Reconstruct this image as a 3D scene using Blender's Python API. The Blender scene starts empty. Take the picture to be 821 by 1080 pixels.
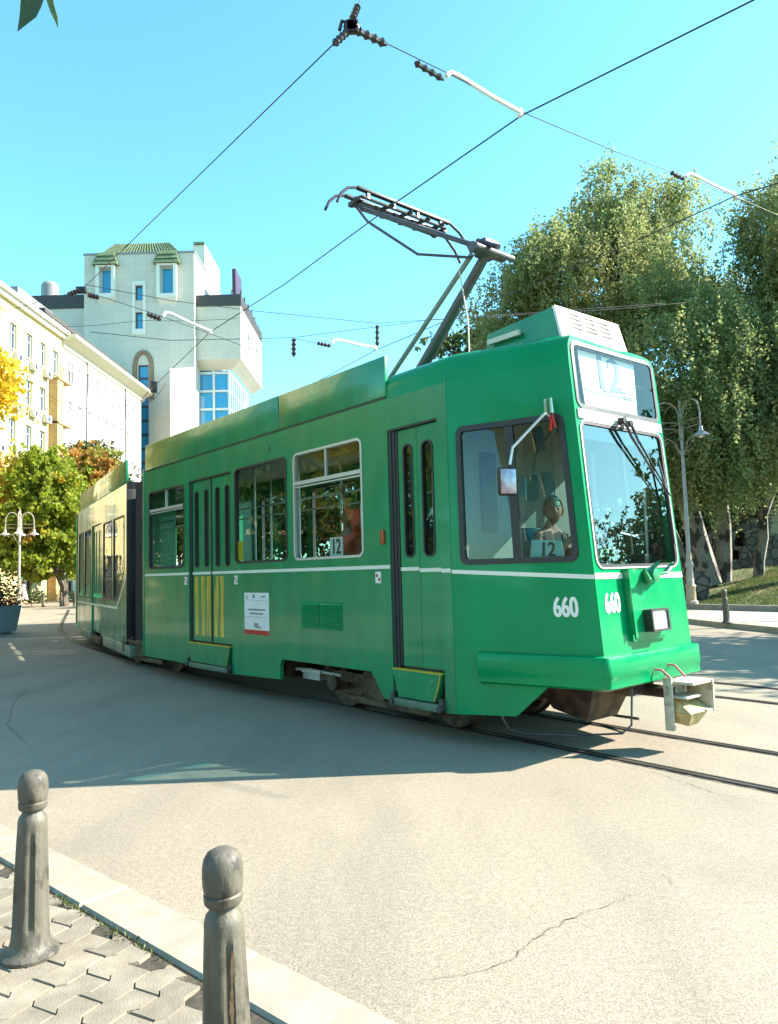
import bpy, bmesh, math, random
import numpy as np
from mathutils import Vector, Matrix
from mathutils.geometry import tessellate_polygon
R = math.radians
random.seed(7); rng = np.random.default_rng(11)
scn = bpy.context.scene
COL = scn.collection
# ------------------------------------------------------------------ camera
PITCH, ROLL, CZ = R(4.59), .027, 1.6
fwd = Vector((0, math.cos(PITCH), math.sin(PITCH))); up0 = Vector((0, -math.sin(PITCH), math.cos(PITCH))); r0 = Vector((1, 0, 0))
c_right = r0*math.cos(ROLL) - up0*math.sin(ROLL); c_up = up0*math.cos(ROLL) + r0*math.sin(ROLL)
cam = bpy.data.cameras.new('camera'); cam.sensor_fit = 'VERTICAL'; cam.sensor_height = 36; cam.lens = 26
cam.clip_start = .05; cam.clip_end = 2000
camo = bpy.data.objects.new('camera', cam); COL.objects.link(camo)
m = Matrix((c_right, c_up, -fwd)).transposed().to_4x4(); m.translation = (0, 0, CZ); camo.matrix_world = m
scn.camera = camo
# ------------------------------------------------------------------ light
SUN_AZ, SUN_EL = R(5.5), R(35)          # azimuth measured from +X towards +Y
w = bpy.data.worlds.new('World'); scn.world = w; w.use_nodes = True
nt = w.node_tree; nt.nodes.clear()
sky = nt.nodes.new('ShaderNodeTexSky'); sky.sky_type = 'NISHITA'; sky.sun_disc = False
sky.sun_elevation = SUN_EL; sky.sun_rotation = R(90) - SUN_AZ; sky.altitude = 550; sky.air_density = 1.0; sky.dust_density = .6; sky.ozone_density = 1.0
mul = nt.nodes.new('ShaderNodeMix'); mul.data_type = 'RGBA'; mul.blend_type = 'MULTIPLY'; mul.inputs[0].default_value = 1
mul.inputs[7].default_value = (.64, 1.20, 1.17, 1)
bgn = nt.nodes.new('ShaderNodeBackground'); bgn.inputs[1].default_value = .118
wo = nt.nodes.new('ShaderNodeOutputWorld')
nt.links.new(sky.outputs[0], mul.inputs[6]); nt.links.new(mul.outputs[2], bgn.inputs[0]); nt.links.new(bgn.outputs[0], wo.inputs[0])
sl = bpy.data.lights.new('sun', 'SUN'); sl.energy = 5.0; sl.angle = R(.5); sl.color = (1, .91, .78)
so = bpy.data.objects.new('sun', sl); COL.objects.link(so); so.location = (30, 3, 30)
sdir = Vector((-math.cos(SUN_EL)*math.cos(SUN_AZ), -math.cos(SUN_EL)*math.sin(SUN_AZ), -math.sin(SUN_EL)))
so.rotation_euler = sdir.to_track_quat('-Z', 'Y').to_euler()
scn.view_settings.view_transform = 'Standard'; scn.view_settings.look = 'None'; scn.view_settings.gamma = 1
scn.view_settings.exposure = 1.84
scn.cycles.max_bounces = 10; scn.cycles.transparent_max_bounces = 16; scn.cycles.caustics_reflective = False

# ------------------------------------------------------------------ helpers
def ray(px, py): return fwd + c_right*((px-410.5)/780) - c_up*((py-540)/780)
def onpl(px, py, P, n):
    v = ray(px, py); C = Vector((0, 0, CZ)); return C + v*((Vector(P)-C).dot(Vector(n))/v.dot(Vector(n)))
def at(px, py, Y): return onpl(px, py, (0, Y, 0), (0, 1, 0))
def onz(px, py, z=0): return onpl(px, py, (0, 0, z), (0, 0, 1))

def tag(o, label=None, cat=None, group=None, kind=None):
    if label: o['label'] = label
    if cat: o['category'] = cat
    if group: o['group'] = group
    if kind: o['kind'] = kind
    return o
def empty(name, loc=(0, 0, 0), rz=0, label=None, cat=None, group=None):
    o = bpy.data.objects.new(name, None); COL.objects.link(o); o.location = loc; o.rotation_euler = (0, 0, rz)
    o.empty_display_size = .2
    return tag(o, label, cat, group)
def children(o, pool=None): return [c for c in bpy.data.objects if c.parent == o]
def copy_tree(o, parent=None):
    c = o.copy(); COL.objects.link(c); c.parent = parent
    for ch in children(o): copy_tree(ch, c)
    return c

class MB:
    def __init__(s): s.v = []; s.f = []
    def add(s, vs, fs):
        b = len(s.v); s.v += [tuple(p) for p in vs]; s.f += [tuple(b+i for i in f) for f in fs]; return s
    def box(s, x0, x1, y0, y1, z0, z1, bev=0):
        x0, x1 = min(x0, x1), max(x0, x1); y0, y1 = min(y0, y1), max(y0, y1); z0, z1 = min(z0, z1), max(z0, z1)
        if bev:
            b = min(bev, (x1-x0)/2.01, (y1-y0)/2.01, (z1-z0)/2.01)
            bm = bmesh.new(); bmesh.ops.create_cube(bm, size=1)
            for v in bm.verts: v.co = Vector(((x0+x1)/2+v.co.x*(x1-x0), (y0+y1)/2+v.co.y*(y1-y0), (z0+z1)/2+v.co.z*(z1-z0)))
            bmesh.ops.bevel(bm, geom=list(bm.edges), offset=b, segments=2, affect='EDGES', profile=.5)
            s.add([v.co[:] for v in bm.verts], [[v.index for v in f.verts] for f in bm.faces] if not bm.verts.index_update() else []); bm.free(); return s
        V = [(x0, y0, z0), (x1, y0, z0), (x1, y1, z0), (x0, y1, z0), (x0, y0, z1), (x1, y0, z1), (x1, y1, z1), (x0, y1, z1)]
        return s.add(V, [(0, 3, 2, 1), (4, 5, 6, 7), (0, 1, 5, 4), (1, 2, 6, 5), (2, 3, 7, 6), (3, 0, 4, 7)])
    def hexa(s, P):   # 8 points: bottom ring 4, top ring 4
        return s.add(P, [(0, 3, 2, 1), (4, 5, 6, 7), (0, 1, 5, 4), (1, 2, 6, 5), (2, 3, 7, 6), (3, 0, 4, 7)])
    def tube(s, pts, r, seg=8, cap=True):
        pts = [Vector(p) for p in pts]; n = len(pts); rs = r if isinstance(r, (list, tuple)) else [r]*n
        V = []; F = []
        up = Vector((0, 0, 1)); prev = None
        for i, p in enumerate(pts):
            t = (pts[min(i+1, n-1)] - pts[max(i-1, 0)]).normalized()
            if prev is None:
                a = t.cross(up if abs(t.z) < .9 else Vector((1, 0, 0))).normalized()
            else:
                a = (prev - t*prev.dot(t)).normalized()
            prev = a; b = t.cross(a)
            for k in range(seg):
                q = 2*math.pi*k/seg; V.append(p + (a*math.cos(q) + b*math.sin(q))*rs[i])
        for i in range(n-1):
            for k in range(seg):
                k2 = (k+1) % seg; F.append((i*seg+k, i*seg+k2, (i+1)*seg+k2, (i+1)*seg+k))
        if cap: F.append(tuple(range(seg))[::-1]); F.append(tuple((n-1)*seg+k for k in range(seg)))
        return s.add(V, F)
    def lathe(s, prof, c=(0, 0, 0), seg=20, rf=None, axis='z'):
        V = []; F = []
        for (r, z) in prof:
            for k in range(seg):
                q = 2*math.pi*k/seg; rr = r*(rf(q, z) if rf else 1)
                p = (rr*math.cos(q), rr*math.sin(q), z)
                if axis == 'y': p = (p[0], p[2], p[1])
                if axis == 'x': p = (p[2], p[0], p[1])
                V.append((c[0]+p[0], c[1]+p[1], c[2]+p[2]))
        for i in range(len(prof)-1):
            for k in range(seg):
                k2 = (k+1) % seg; F.append((i*seg+k, i*seg+k2, (i+1)*seg+k2, (i+1)*seg+k))
        F.append(tuple(range(seg))[::-1]); F.append(tuple((len(prof)-1)*seg+k for k in range(seg)))
        return s.add(V, F)
    def panel(s, outer, holes, fn, back=None):
        # 2-D outline with holes -> slab between fn(a,b,0) and fn(a,b,1) ; back=False gives one sheet
        loops = [outer] + holes; flat = [p for l in loops for p in l]
        tris = tessellate_polygon([[Vector((p[0], p[1], 0)) for p in l] for l in loops])
        n = len(flat); V = [fn(p[0], p[1], 0) for p in flat]; F = []
        sa = sum(outer[i][0]*outer[(i+1) % len(outer)][1]-outer[(i+1) % len(outer)][0]*outer[i][1] for i in range(len(outer)))
        for t in tris:
            a, b, c = [flat[i] for i in t]
            ar = (b[0]-a[0])*(c[1]-a[1])-(b[1]-a[1])*(c[0]-a[0])
            if abs(ar) < 1e-9: continue
            F.append(tuple(t) if ar > 0 else tuple(t)[::-1])
        if back is not False:
            V += [fn(p[0], p[1], 1) for p in flat]; F += [tuple(i+n for i in f)[::-1] for f in list(F)]
            b = 0
            for l in loops:
                for i in range(len(l)): j = (i+1) % len(l); F.append((b+i, b+j, b+n+j, b+n+i))
                b += len(l)
        return s.add(V, F)
    def gridwall(s, u0, u1, z0, z1, rects, fn):
        # wall with rectangular openings; fn(u,z,depth01)
        us = sorted({u0, u1, *[r[0] for r in rects], *[r[1] for r in rects]}); zs = sorted({z0, z1, *[r[2] for r in rects], *[r[3] for r in rects]})
        for i in range(len(us)-1):
            for j in range(len(zs)-1):
                uc, zc = (us[i]+us[i+1])/2, (zs[j]+zs[j+1])/2
                if any(r[0] < uc < r[1] and r[2] < zc < r[3] for r in rects): continue
                s.add([fn(us[i], zs[j], 0), fn(us[i+1], zs[j], 0), fn(us[i+1], zs[j+1], 0), fn(us[i], zs[j+1], 0)], [(0, 1, 2, 3)])
        for (a, b, c, d) in rects:
            L = [(a, c), (b, c), (b, d), (a, d)]
            for i in range(4):
                p, q = L[i], L[(i+1) % 4]
                s.add([fn(*p, 0), fn(*p, 1), fn(*q, 1), fn(*q, 0)], [(0, 1, 2, 3)])
        return s
    def build(s, name, mat, parent=None, frame=None, sharp=35, label=None, fix=True):
        me = bpy.data.meshes.new(name); me.from_pydata([tuple(v) for v in s.v], [], s.f)
        if fix:
            bm = bmesh.new(); bm.from_mesh(me); bmesh.ops.remove_doubles(bm, verts=bm.verts, dist=1e-5)
            bmesh.ops.recalc_face_normals(bm, faces=bm.faces); bm.to_mesh(me); bm.free()
        me.shade_smooth(); me.set_sharp_from_angle(angle=R(sharp))
        me.materials.append(mat); o = bpy.data.objects.new(name, me); COL.objects.link(o)
        if parent: o.parent = parent
        if frame: o.location = frame[0]; o.rotation_euler = (0, 0, frame[1])
        if label: o['label'] = label
        return o

def rrect(a0, b0, a1, b1, r, n=4):
    P = []
    for (cx, cy, q0) in ((a1-r, b0+r, -90), (a1-r, b1-r, 0), (a0+r, b1-r, 90), (a0+r, b0+r, 180)):
        for k in range(n+1):
            q = R(q0 + 90*k/n); P.append((cx+r*math.cos(q), cy+r*math.sin(q)))
    return P

# ------------------------------------------------------------------ materials
def mat(name, col, rough=.6, metal=0, var=.12, scale=6, bump=0, bscale=40, coat=0, spec=None, trans=0, col2=None, c2s=2, c2lo=.45, c2hi=.6, stretch=None, emit=None):
    M = bpy.data.materials.new(name); M.use_nodes = True; t = M.node_tree; N = t.nodes; L = t.links
    p = N['Principled BSDF']; p.inputs['Roughness'].default_value = rough; p.inputs['Metallic'].default_value = metal
    if spec is not None: p.inputs['Specular IOR Level'].default_value = spec
    if coat: p.inputs['Coat Weight'].default_value = coat; p.inputs['Coat Roughness'].default_value = .06
    tc = N.new('ShaderNodeTexCoord'); src = tc.outputs['Object']
    if stretch:
        mp = N.new('ShaderNodeMapping'); mp.inputs['Scale'].default_value = stretch; L.new(src, mp.inputs[0]); src = mp.outputs[0]
    nz = N.new('ShaderNodeTexNoise'); nz.inputs['Scale'].default_value = scale; nz.inputs['Detail'].default_value = 6; L.new(src, nz.inputs['Vector'])
    rp = N.new('ShaderNodeMapRange'); rp.inputs[1].default_value = .3; rp.inputs[2].default_value = .7; rp.inputs[3].default_value = 1-var; rp.inputs[4].default_value = 1+var
    L.new(nz.outputs[0], rp.inputs[0])
    mx = N.new('ShaderNodeMix'); mx.data_type = 'RGBA'; mx.blend_type = 'MULTIPLY'; mx.inputs[0].default_value = 1; mx.inputs[6].default_value = (*col, 1)
    L.new(rp.outputs[0], mx.inputs[7]); out = mx.outputs[2]
    if col2:
        n2 = N.new('ShaderNodeTexNoise'); n2.inputs['Scale'].default_value = c2s; n2.inputs['Detail'].default_value = 5; L.new(src, n2.inputs['Vector'])
        r2 = N.new('ShaderNodeMapRange'); r2.inputs[1].default_value = c2lo; r2.inputs[2].default_value = c2hi; L.new(n2.outputs[0], r2.inputs[0])
        m2 = N.new('ShaderNodeMix'); m2.data_type = 'RGBA'; L.new(r2.outputs[0], m2.inputs[0]); L.new(out, m2.inputs[6]); m2.inputs[7].default_value = (*col2, 1); out = m2.outputs[2]
    L.new(out, p.inputs['Base Color'])
    if bump:
        nb = N.new('ShaderNodeTexNoise'); nb.inputs['Scale'].default_value = bscale; nb.inputs['Detail'].default_value = 4; L.new(src, nb.inputs['Vector'])
        bp = N.new('ShaderNodeBump'); bp.inputs['Strength'].default_value = bump; bp.inputs['Distance'].default_value = .02; L.new(nb.outputs[0], bp.inputs['Height']); L.new(bp.outputs[0], p.inputs['Normal'])
    if emit: p.inputs['Emission Color'].default_value = (*emit[0], 1); p.inputs['Emission Strength'].default_value = emit[1]
    return M
def glass(name, tint=(.75, .85, .85), ior=1.5, rough=.0, wav=0):
    M = bpy.data.materials.new(name); M.use_nodes = True; t = M.node_tree; N = t.nodes; L = t.links; N.clear()
    o = N.new('ShaderNodeOutputMaterial'); tr = N.new('ShaderNodeBsdfTransparent'); tr.inputs[0].default_value = (*tint, 1)
    gl = N.new('ShaderNodeBsdfGlossy'); gl.inputs['Roughness'].default_value = rough; gl.inputs[0].default_value = (1, 1, 1, 1)
    fr = N.new('ShaderNodeFresnel'); mx = N.new('ShaderNodeMixShader'); gm = N.new('ShaderNodeNewGeometry')   # thin pane: same reflectance from both faces
    ir = N.new('ShaderNodeMix'); ir.inputs[2].default_value = ior; ir.inputs[3].default_value = 1/ior; L.new(gm.outputs['Backfacing'], ir.inputs[0]); L.new(ir.outputs[0], fr.inputs[0])
    L.new(fr.outputs[0], mx.inputs[0]); L.new(tr.outputs[0], mx.inputs[1]); L.new(gl.outputs[0], mx.inputs[2]); L.new(mx.outputs[0], o.inputs[0])
    if wav:
        tc = N.new('ShaderNodeTexCoord'); nb = N.new('ShaderNodeTexNoise'); nb.inputs['Scale'].default_value = 3; L.new(tc.outputs['Object'], nb.inputs['Vector'])
        bp = N.new('ShaderNodeBump'); bp.inputs['Strength'].default_value = wav; bp.inputs['Distance'].default_value = .02; L.new(nb.outputs[0], bp.inputs['Height']); L.new(bp.outputs[0], gl.inputs['Normal']); 
    return M
def leafmat(name, c1, c2, c3=None, c3s=.35, lo=.5, hi=.6, trans=.35):
    M = bpy.data.materials.new(name); M.use_nodes = True; t = M.node_tree; N = t.nodes; L = t.links; N.clear()
    o = N.new('ShaderNodeOutputMaterial'); g = N.new('ShaderNodeNewGeometry')
    m1 = N.new('ShaderNodeMix'); m1.data_type = 'RGBA'; m1.inputs[6].default_value = (*c1, 1); m1.inputs[7].default_value = (*c2, 1); L.new(g.outputs['Random Per Island'], m1.inputs[0]); out = m1.outputs[2]
    if c3:
        tc = N.new('ShaderNodeTexCoord'); nz = N.new('ShaderNodeTexNoise'); nz.inputs['Scale'].default_value = c3s; nz.inputs['Detail'].default_value = 3; L.new(tc.outputs['Object'], nz.inputs['Vector'])
        mr = N.new('ShaderNodeMapRange'); mr.inputs[1].default_value = lo; mr.inputs[2].default_value = hi; L.new(nz.outputs[0], mr.inputs[0])
        m2 = N.new('ShaderNodeMix'); m2.data_type = 'RGBA'; L.new(mr.outputs[0], m2.inputs[0]); L.new(out, m2.inputs[6]); m2.inputs[7].default_value = (*c3, 1); out = m2.outputs[2]
    d = N.new('ShaderNodeBsdfPrincipled'); d.inputs['Roughness'].default_value = .55; d.inputs['Specular IOR Level'].default_value = .3; L.new(out, d.inputs['Base Color'])
    tl = N.new('ShaderNodeBsdfTranslucent'); L.new(out, tl.inputs[0]); mx = N.new('ShaderNodeMixShader'); mx.inputs[0].default_value = trans
    L.new(d.outputs[0], mx.inputs[1]); L.new(tl.outputs[0], mx.inputs[2]); L.new(mx.outputs[0], o.inputs[0]); return M

GREEN = (.004, .20, .075)
def paint(name, c, dirt):
    M = mat(name, c, rough=.3, var=.10, scale=1.5, coat=.7, bump=.25, bscale=2.2, col2=dirt, c2s=1.3, c2lo=.56, c2hi=.85, stretch=(1, 1, .45))
    N = M.node_tree.nodes; L = M.node_tree.links; p = N['Principled BSDF']
    tc = N.new('ShaderNodeTexCoord'); nz = N.new('ShaderNodeTexNoise'); nz.inputs['Scale'].default_value = 3.5; nz.inputs['Detail'].default_value = 8
    mp = N.new('ShaderNodeMapping'); mp.inputs['Scale'].default_value = (1, 1, .3); L.new(tc.outputs['Object'], mp.inputs[0]); L.new(mp.outputs[0], nz.inputs['Vector'])
    mr = N.new('ShaderNodeMapRange'); mr.inputs[1].default_value = .35; mr.inputs[2].default_value = .7; mr.inputs[3].default_value = .2; mr.inputs[4].default_value = .5
    L.new(nz.outputs[0], mr.inputs[0]); L.new(mr.outputs[0], p.inputs['Roughness'])
    return M
PAINT = paint('green_paint', (0.0, .235, .082), (.001, .20, .075)); PAINT.node_tree.nodes['Principled BSDF'].inputs['Coat Weight'].default_value = .22; PAINT.node_tree.nodes['Principled BSDF'].inputs['Specular IOR Level'].default_value = .12
PAINT_D = mat('green_paint_weathered', (.002, .225, .085), rough=.30, var=.16, scale=4, coat=.35, bump=.55, bscale=1.8, col2=(.04, .20, .085), c2s=2, c2lo=.5, c2hi=.8, stretch=(1, 1, .4))
WHITE = mat('white_paint', (.75, .75, .72), .4, var=.06)
CREAM = mat('cream_panel', (.62, .6, .5), .5, var=.05)
BLACK = mat('black_rubber', (.02, .02, .02), .5, var=.2)
DARK = mat('dark_underframe', (.03, .02, .015), .8, var=.5, scale=5, bump=.5, bscale=20, col2=(.12, .075, .045), c2s=4)
RUST = mat('brown_bogie', (.06, .036, .022), .75, var=.4, scale=8, bump=.5, bscale=25, col2=(.13, .09, .055), c2s=5)
STEEL = mat('steel', (.35, .34, .32), .35, metal=.8, var=.2, scale=10)
ALU = mat('aluminium_trim', (.62, .62, .6), .35, metal=.5, var=.06)
GREY = mat('grey_paint', (.22, .22, .22), .45, var=.12)
DGREY = mat('dark_grey_metal', (.07, .07, .075), .4, metal=.4, var=.2)
YELLOW = mat('yellow_edge', (.55, .40, .03), .5, var=.25, scale=20)
RED = mat('red_paint', (.5, .03, .02), .45, var=.1)
INTG = mat('interior_grey', (.22, .24, .22), .6, var=.06)
INTC = mat('interior_ceiling', (.34, .33, .28), .6, var=.05)
FLOORM = mat('tram_floor', (.08, .08, .085), .7, var=.2)
SEATM = mat('turquoise_seat', (.02, .30, .36), .5, var=.1)
GLASS = glass('window_glass', (.66, .78, .76), 1.45, wav=.12)
WSG = glass('windscreen_glass', (.66, .78, .76), 2.1)
CABG = glass('cab_glass', (.46, .60, .58), 1.5)
HDRG = glass('sign_glass', (.85, .88, .88), 1.45)
SKYG = mat('building_glass', (.03, .06, .09), .06, var=.2, spec=1.0)
GLO = mat('blue_glass', (.02, .25, .45), .05, var=.15, spec=1)
BELL = mat('bellows_rubber', (.035, .028, .026), .75, var=.3)
BARK = mat('bark', (.10, .08, .06), .9, var=.5, scale=4, bump=.8, bscale=12, stretch=(1, 1, .3))
BIRCH = mat('birch_bark', (.22, .20, .17), .8, var=.3, scale=6, bump=.5, bscale=12, col2=(.04, .035, .03), c2s=3, c2lo=.5, c2hi=.56, stretch=(1, 1, .6))
CONC = mat('bollard_grey', (.095, .085, .064), .55, var=.3, scale=9, bump=.2, bscale=70, col2=(.04, .034, .028), c2s=16, c2lo=.56, c2hi=.66, stretch=(1, 1, .5))

# ================================================================== GROUND
def ground_mat():
    M = bpy.data.materials.new('worn_asphalt'); M.use_nodes = True; t = M.node_tree; N = t.nodes; L = t.links; p = N['Principled BSDF']
    tc = N.new('ShaderNodeTexCoord'); src = tc.outputs['Object']
    def noise(sc, det=6, rough=.55, st=None):
        n = N.new('ShaderNodeTexNoise'); n.inputs['Scale'].default_value = sc; n.inputs['Detail'].default_value = det; n.inputs['Roughness'].default_value = rough
        if st:
            mp = N.new('ShaderNodeMapping'); mp.inputs['Scale'].default_value = st; mp.inputs['Rotation'].default_value = (0, 0, R(50)); L.new(src, mp.inputs[0]); L.new(mp.outputs[0], n.inputs['Vector'])
        else: L.new(src, n.inputs['Vector'])
        return n.outputs[0]
    def rng_(x, a, b, c, d):
        r = N.new('ShaderNodeMapRange'); r.inputs[1].default_value = a; r.inputs[2].default_value = b; r.inputs[3].default_value = c; r.inputs[4].default_value = d; L.new(x, r.inputs[0]); return r.outputs[0]
    def mixc(f, a, b, mode='MIX'):
        x = N.new('ShaderNodeMix'); x.data_type = 'RGBA'; x.blend_type = mode
        if isinstance(f, float): x.inputs[0].default_value = f
        else: L.new(f, x.inputs[0])
        for k, s in ((6, a), (7, b)):
            if isinstance(s, tuple): x.inputs[k].default_value = (*s, 1)
            else: L.new(s, x.inputs[k])
        return x.outputs[2]
    base = mixc(rng_(noise(.35, 5), .35, .65, 0, 1), (.255, .215, .16), (.30, .255, .19))
    base = mixc(rng_(noise(1.1, 6, .6, (1, .25, 1)), .48, .7, 0, .75), base, (.20, .172, .135))
    base = mixc(1.0, base, rng_(noise(28, 4, .7), .3, .7, .80, 1.14), 'MULTIPLY'); sp = rng_(noise(95, 2), .3, .7, .62, 1.30); sp2 = rng_(noise(330, 1), .3, .7, .62, 1.35)
    base = mixc(1.0, base, sp, 'MULTIPLY'); base = mixc(1.0, base, sp2, 'MULTIPLY')
    # dark aggregate
    v = N.new('ShaderNodeTexVoronoi'); v.inputs['Scale'].default_value = 70; L.new(src, v.inputs['Vector'])
    base = mixc(rng_(v.outputs['Distance'], .0, .22, .55, 0), base, (.12, .11, .1))
    # stains
    base = mixc(rng_(noise(.8, 5), .56, .72, 0, .4), base, (.15, .132, .105)); base = mixc(rng_(noise(.45, 5, .6, (1, .12, 1)), .55, .68, 0, .45), base, (.17, .15, .12)); base = mixc(rng_(noise(9, 5), .62, .7, 0, .5), base, (.18, .155, .12))
    base = mixc(rng_(noise(2.7, 4), .68, .72, 0, .35), base, (.36, .32, .26))
    L.new(base, p.inputs['Base Color']); p.inputs['Roughness'].default_value = .75
    b = N.new('ShaderNodeBump'); b.inputs['Strength'].default_value = .28; b.inputs['Distance'].default_value = .006; L.new(noise(120, 3, .7), b.inputs['Height'])
    L.new(b.outputs[0], p.inputs['Normal']); return M
ASPH = ground_mat()
g = MB(); nx = 24
g.add([(-500, -300, 0), (500, -300, 0), (500, 900, 0), (-500, 900, 0)], [(0, 1, 2, 3)])
tag(g.build('ground', ASPH), kind='structure')

# tram frame
O = Vector((0, 7.58, 0)); TA = R(-50); d = Vector((math.cos(TA), math.sin(TA), 0)); n = Vector((-d.y, d.x, 0))
def Tw(u, v, z=0): return O + d*u + n*v + Vector((0, 0, z))

# rails: track 1 v=.57/1.60, track 2 v=3.86/4.86 ; far end bends to the left (curve)
def track_line(v, off=0):
    pts = []
    for u in np.arange(9, -6.6, -1.0): pts.append(Tw(u, v+off))
    c = Tw(-6.0, v+off); a = TA
    for k in range(26):
        a -= R(1.25) if k < 14 else R(0); dd = Vector((math.cos(a), math.sin(a), 0)); c = c - dd*1.2; pts.append(c.copy())
    return pts
def strip(pts, w0, w1, z, mb):
    L_ = []; 
    for i, p in enumerate(pts):
        t = (pts[min(i+1, len(pts)-1)]-pts[max(i-1, 0)]).normalized(); nn = Vector((t.y, -t.x, 0))
        L_.append((p+nn*w0+Vector((0, 0, z)), p+nn*w1+Vector((0, 0, z))))
    V = [q for a in L_ for q in a]; mb.add(V, [(2*i, 2*i+1, 2*i+3, 2*i+2) for i in range(len(L_)-1)])
RAILM = mat('rail_steel', (.16, .14, .125), .35, metal=.7, var=.35, scale=3, stretch=(1, 1, 1))
GROOVE = mat('rail_groove_dirt', (.018, .015, .013), .9, var=.4, scale=20)
TAR = mat('rail_edge_tar', (.055, .047, .04), .85, var=.5, scale=14, col2=(.2, .17, .13), c2s=9, c2lo=.5, c2hi=.62)
for (va, vb) in ((.57, 1.60), (3.86, 4.86)):
    for vv, s in ((va, 1), (vb, -1)):
        pts = track_line(vv); a = MB(); strip(pts, -.072, .072, .003, a); tag(a.build('rail_edge_seal', TAR, fix=False), kind='structure')
        a = MB(); strip(pts, -.05, .05, .007, a); tag(a.build('rail_groove', GROOVE, fix=False), kind='structure')
        a = MB(); strip(pts, -.045, -.0, .011, a); strip(pts, .032, .045, .011, a); tag(a.build('tram_rail', RAILM, fix=False), kind='structure')

# road cracks
def crack(pix, wid):
    pts = []; P = [onz(*q) for q in pix]
    for a, b in zip(P, P[1:]):
        k = max(3, int((b-a).length/.035))
        for i in range(k):
            t = i/k; q = a.lerp(b, t); pts.append(q+Vector((random.gauss(0, .008), random.gauss(0, .008), 0)))
    mb = MB(); V = []
    for i, p in enumerate(pts):
        w_ = wid*random.uniform(.15, 1.0)*(math.sin(math.pi*(i+.5)/len(pts))**.4); t = (pts[min(i+1, len(pts)-1)]-pts[max(i-1, 0)]).normalized(); nn = Vector((t.y, -t.x, 0)); V += [p+nn*w_+Vector((0, 0, .004)), p-nn*w_+Vector((0, 0, .004))]
    mb.add(V, [(2*i, 2*i+1, 2*i+3, 2*i+2) for i in range(len(pts)-1)])
    tag(mb.build('road_crack', CRACKM, fix=False), kind='structure')
CRACKM = mat('crack_dirt', (.13, .11, .08), .95, var=.4, scale=30)
crack([(445, 1034), (500, 1028), (545, 1010), (562, 992), (600, 970), (640, 955), (676, 940)], .004)
crack([(700, 921), (706, 930), (722, 938)], .004)
crack([(640, 806), (690, 815), (760, 838), (821, 850)], .003)
crack([(35, 722), (15, 740), (8, 765), (40, 795)], .006)

# --- near pavement: kerb of stone blocks + interlocking pavers
KZ = .10
kd = (onz(430, 1080, KZ)-onz(0, 865, KZ)).normalized(); kn = Vector((-kd.y, kd.x, 0))   # kn points to the road
K0 = onz(0, 865, KZ); kd.z = 0
wk = (K0-onz(107, 968, KZ)).dot(kn)
KERBM = mat('kerb_stone', (.30, .262, .20), .85, var=.14, scale=7, bump=.25, bscale=160, col2=(.25, .215, .165), c2s=3, c2lo=.5, c2hi=.7)
mb = MB()
def kpt(s_, t_, z): q = K0+kd*s_+kn*t_; return (q.x, q.y, z)
s_ = -6.4
while s_ < 6:
    ln = 1.0; gp = .006; b = .012; a0, a1 = s_+gp, s_+ln-gp; t0, t1 = -wk, random.uniform(-.004, .004)
    zt = KZ+random.uniform(-.003, .003)
    mb.add([kpt(a0, t0, -.02), kpt(a1, t0, -.02), kpt(a1, t1, -.02), kpt(a0, t1, -.02), kpt(a0, t0, zt-b), kpt(a1, t0, zt-b), kpt(a1, t1, zt-b*1.6), kpt(a0, t1, zt-b*1.6),
            kpt(a0+b, t0+b, zt), kpt(a1-b, t0+b, zt), kpt(a1-b, t1-b*1.6, zt), kpt(a0+b, t1-b*1.6, zt)],
           [(0, 1, 5, 4), (1, 2, 6, 5), (2, 3, 7, 6), (3, 0, 4, 7), (4, 5, 9, 8), (5, 6, 10, 9), (6, 7, 11, 10), (7, 4, 8, 11), (8, 9, 10, 11)])
    s_ += ln
tag(mb.build('kerb', KERBM, sharp=20), kind='structure')
SOIL = mat('joint_soil', (.05, .042, .03), .95, var=.5, scale=30)
mb = MB(); mb.add([kpt(-7, -wk-.0, KZ-.016), kpt(6, -wk-.0, KZ-.016), kpt(6, -wk-6, KZ-.016), kpt(-7, -wk-6, KZ-.016)], [(0, 1, 2, 3)])
tag(mb.build('pavement_bed', SOIL), kind='structure')
PAVM = mat('paver_concrete', (.235, .20, .15), .9, var=.22, scale=9, bump=.3, bscale=160, col2=(.19, .16, .12), c2s=6, c2lo=.5, c2hi=.68)
# random-per-paver tone
_t = PAVM.node_tree; _p = _t.nodes['Principled BSDF']; _g = _t.nodes.new('ShaderNodeNewGeometry'); _mr = _t.nodes.new('ShaderNodeMapRange'); _mr.inputs[3].default_value = .8; _mr.inputs[4].default_value = 1.15
_t.links.new(_g.outputs['Random Per Island'], _mr.inputs[0]); _m = _t.nodes.new('ShaderNodeMix'); _m.data_type = 'RGBA'; _m.blend_type = 'MULTIPLY'; _m.inputs[0].default_value = 1
_old = _p.inputs['Base Color'].links[0].from_socket; _t.links.new(_old, _m.inputs[6]); _t.links.new(_mr.outputs[0], _m.inputs[7]); _t.links.new(_m.outputs[2], _p.inputs['Base Color'])
mb = MB(); PW, PL = .125, .235; rowdir = R(76)
cr, sr = math.cos(rowdir), math.sin(rowdir)
def wave(x):
    q = (x/PL) % 1.0
    return .016*(1 if q < .36 else (1-(q-.36)/.14*2 if q < .5 else (-1 if q < .86 else -1+(q-.86)/.14*2)))
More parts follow.
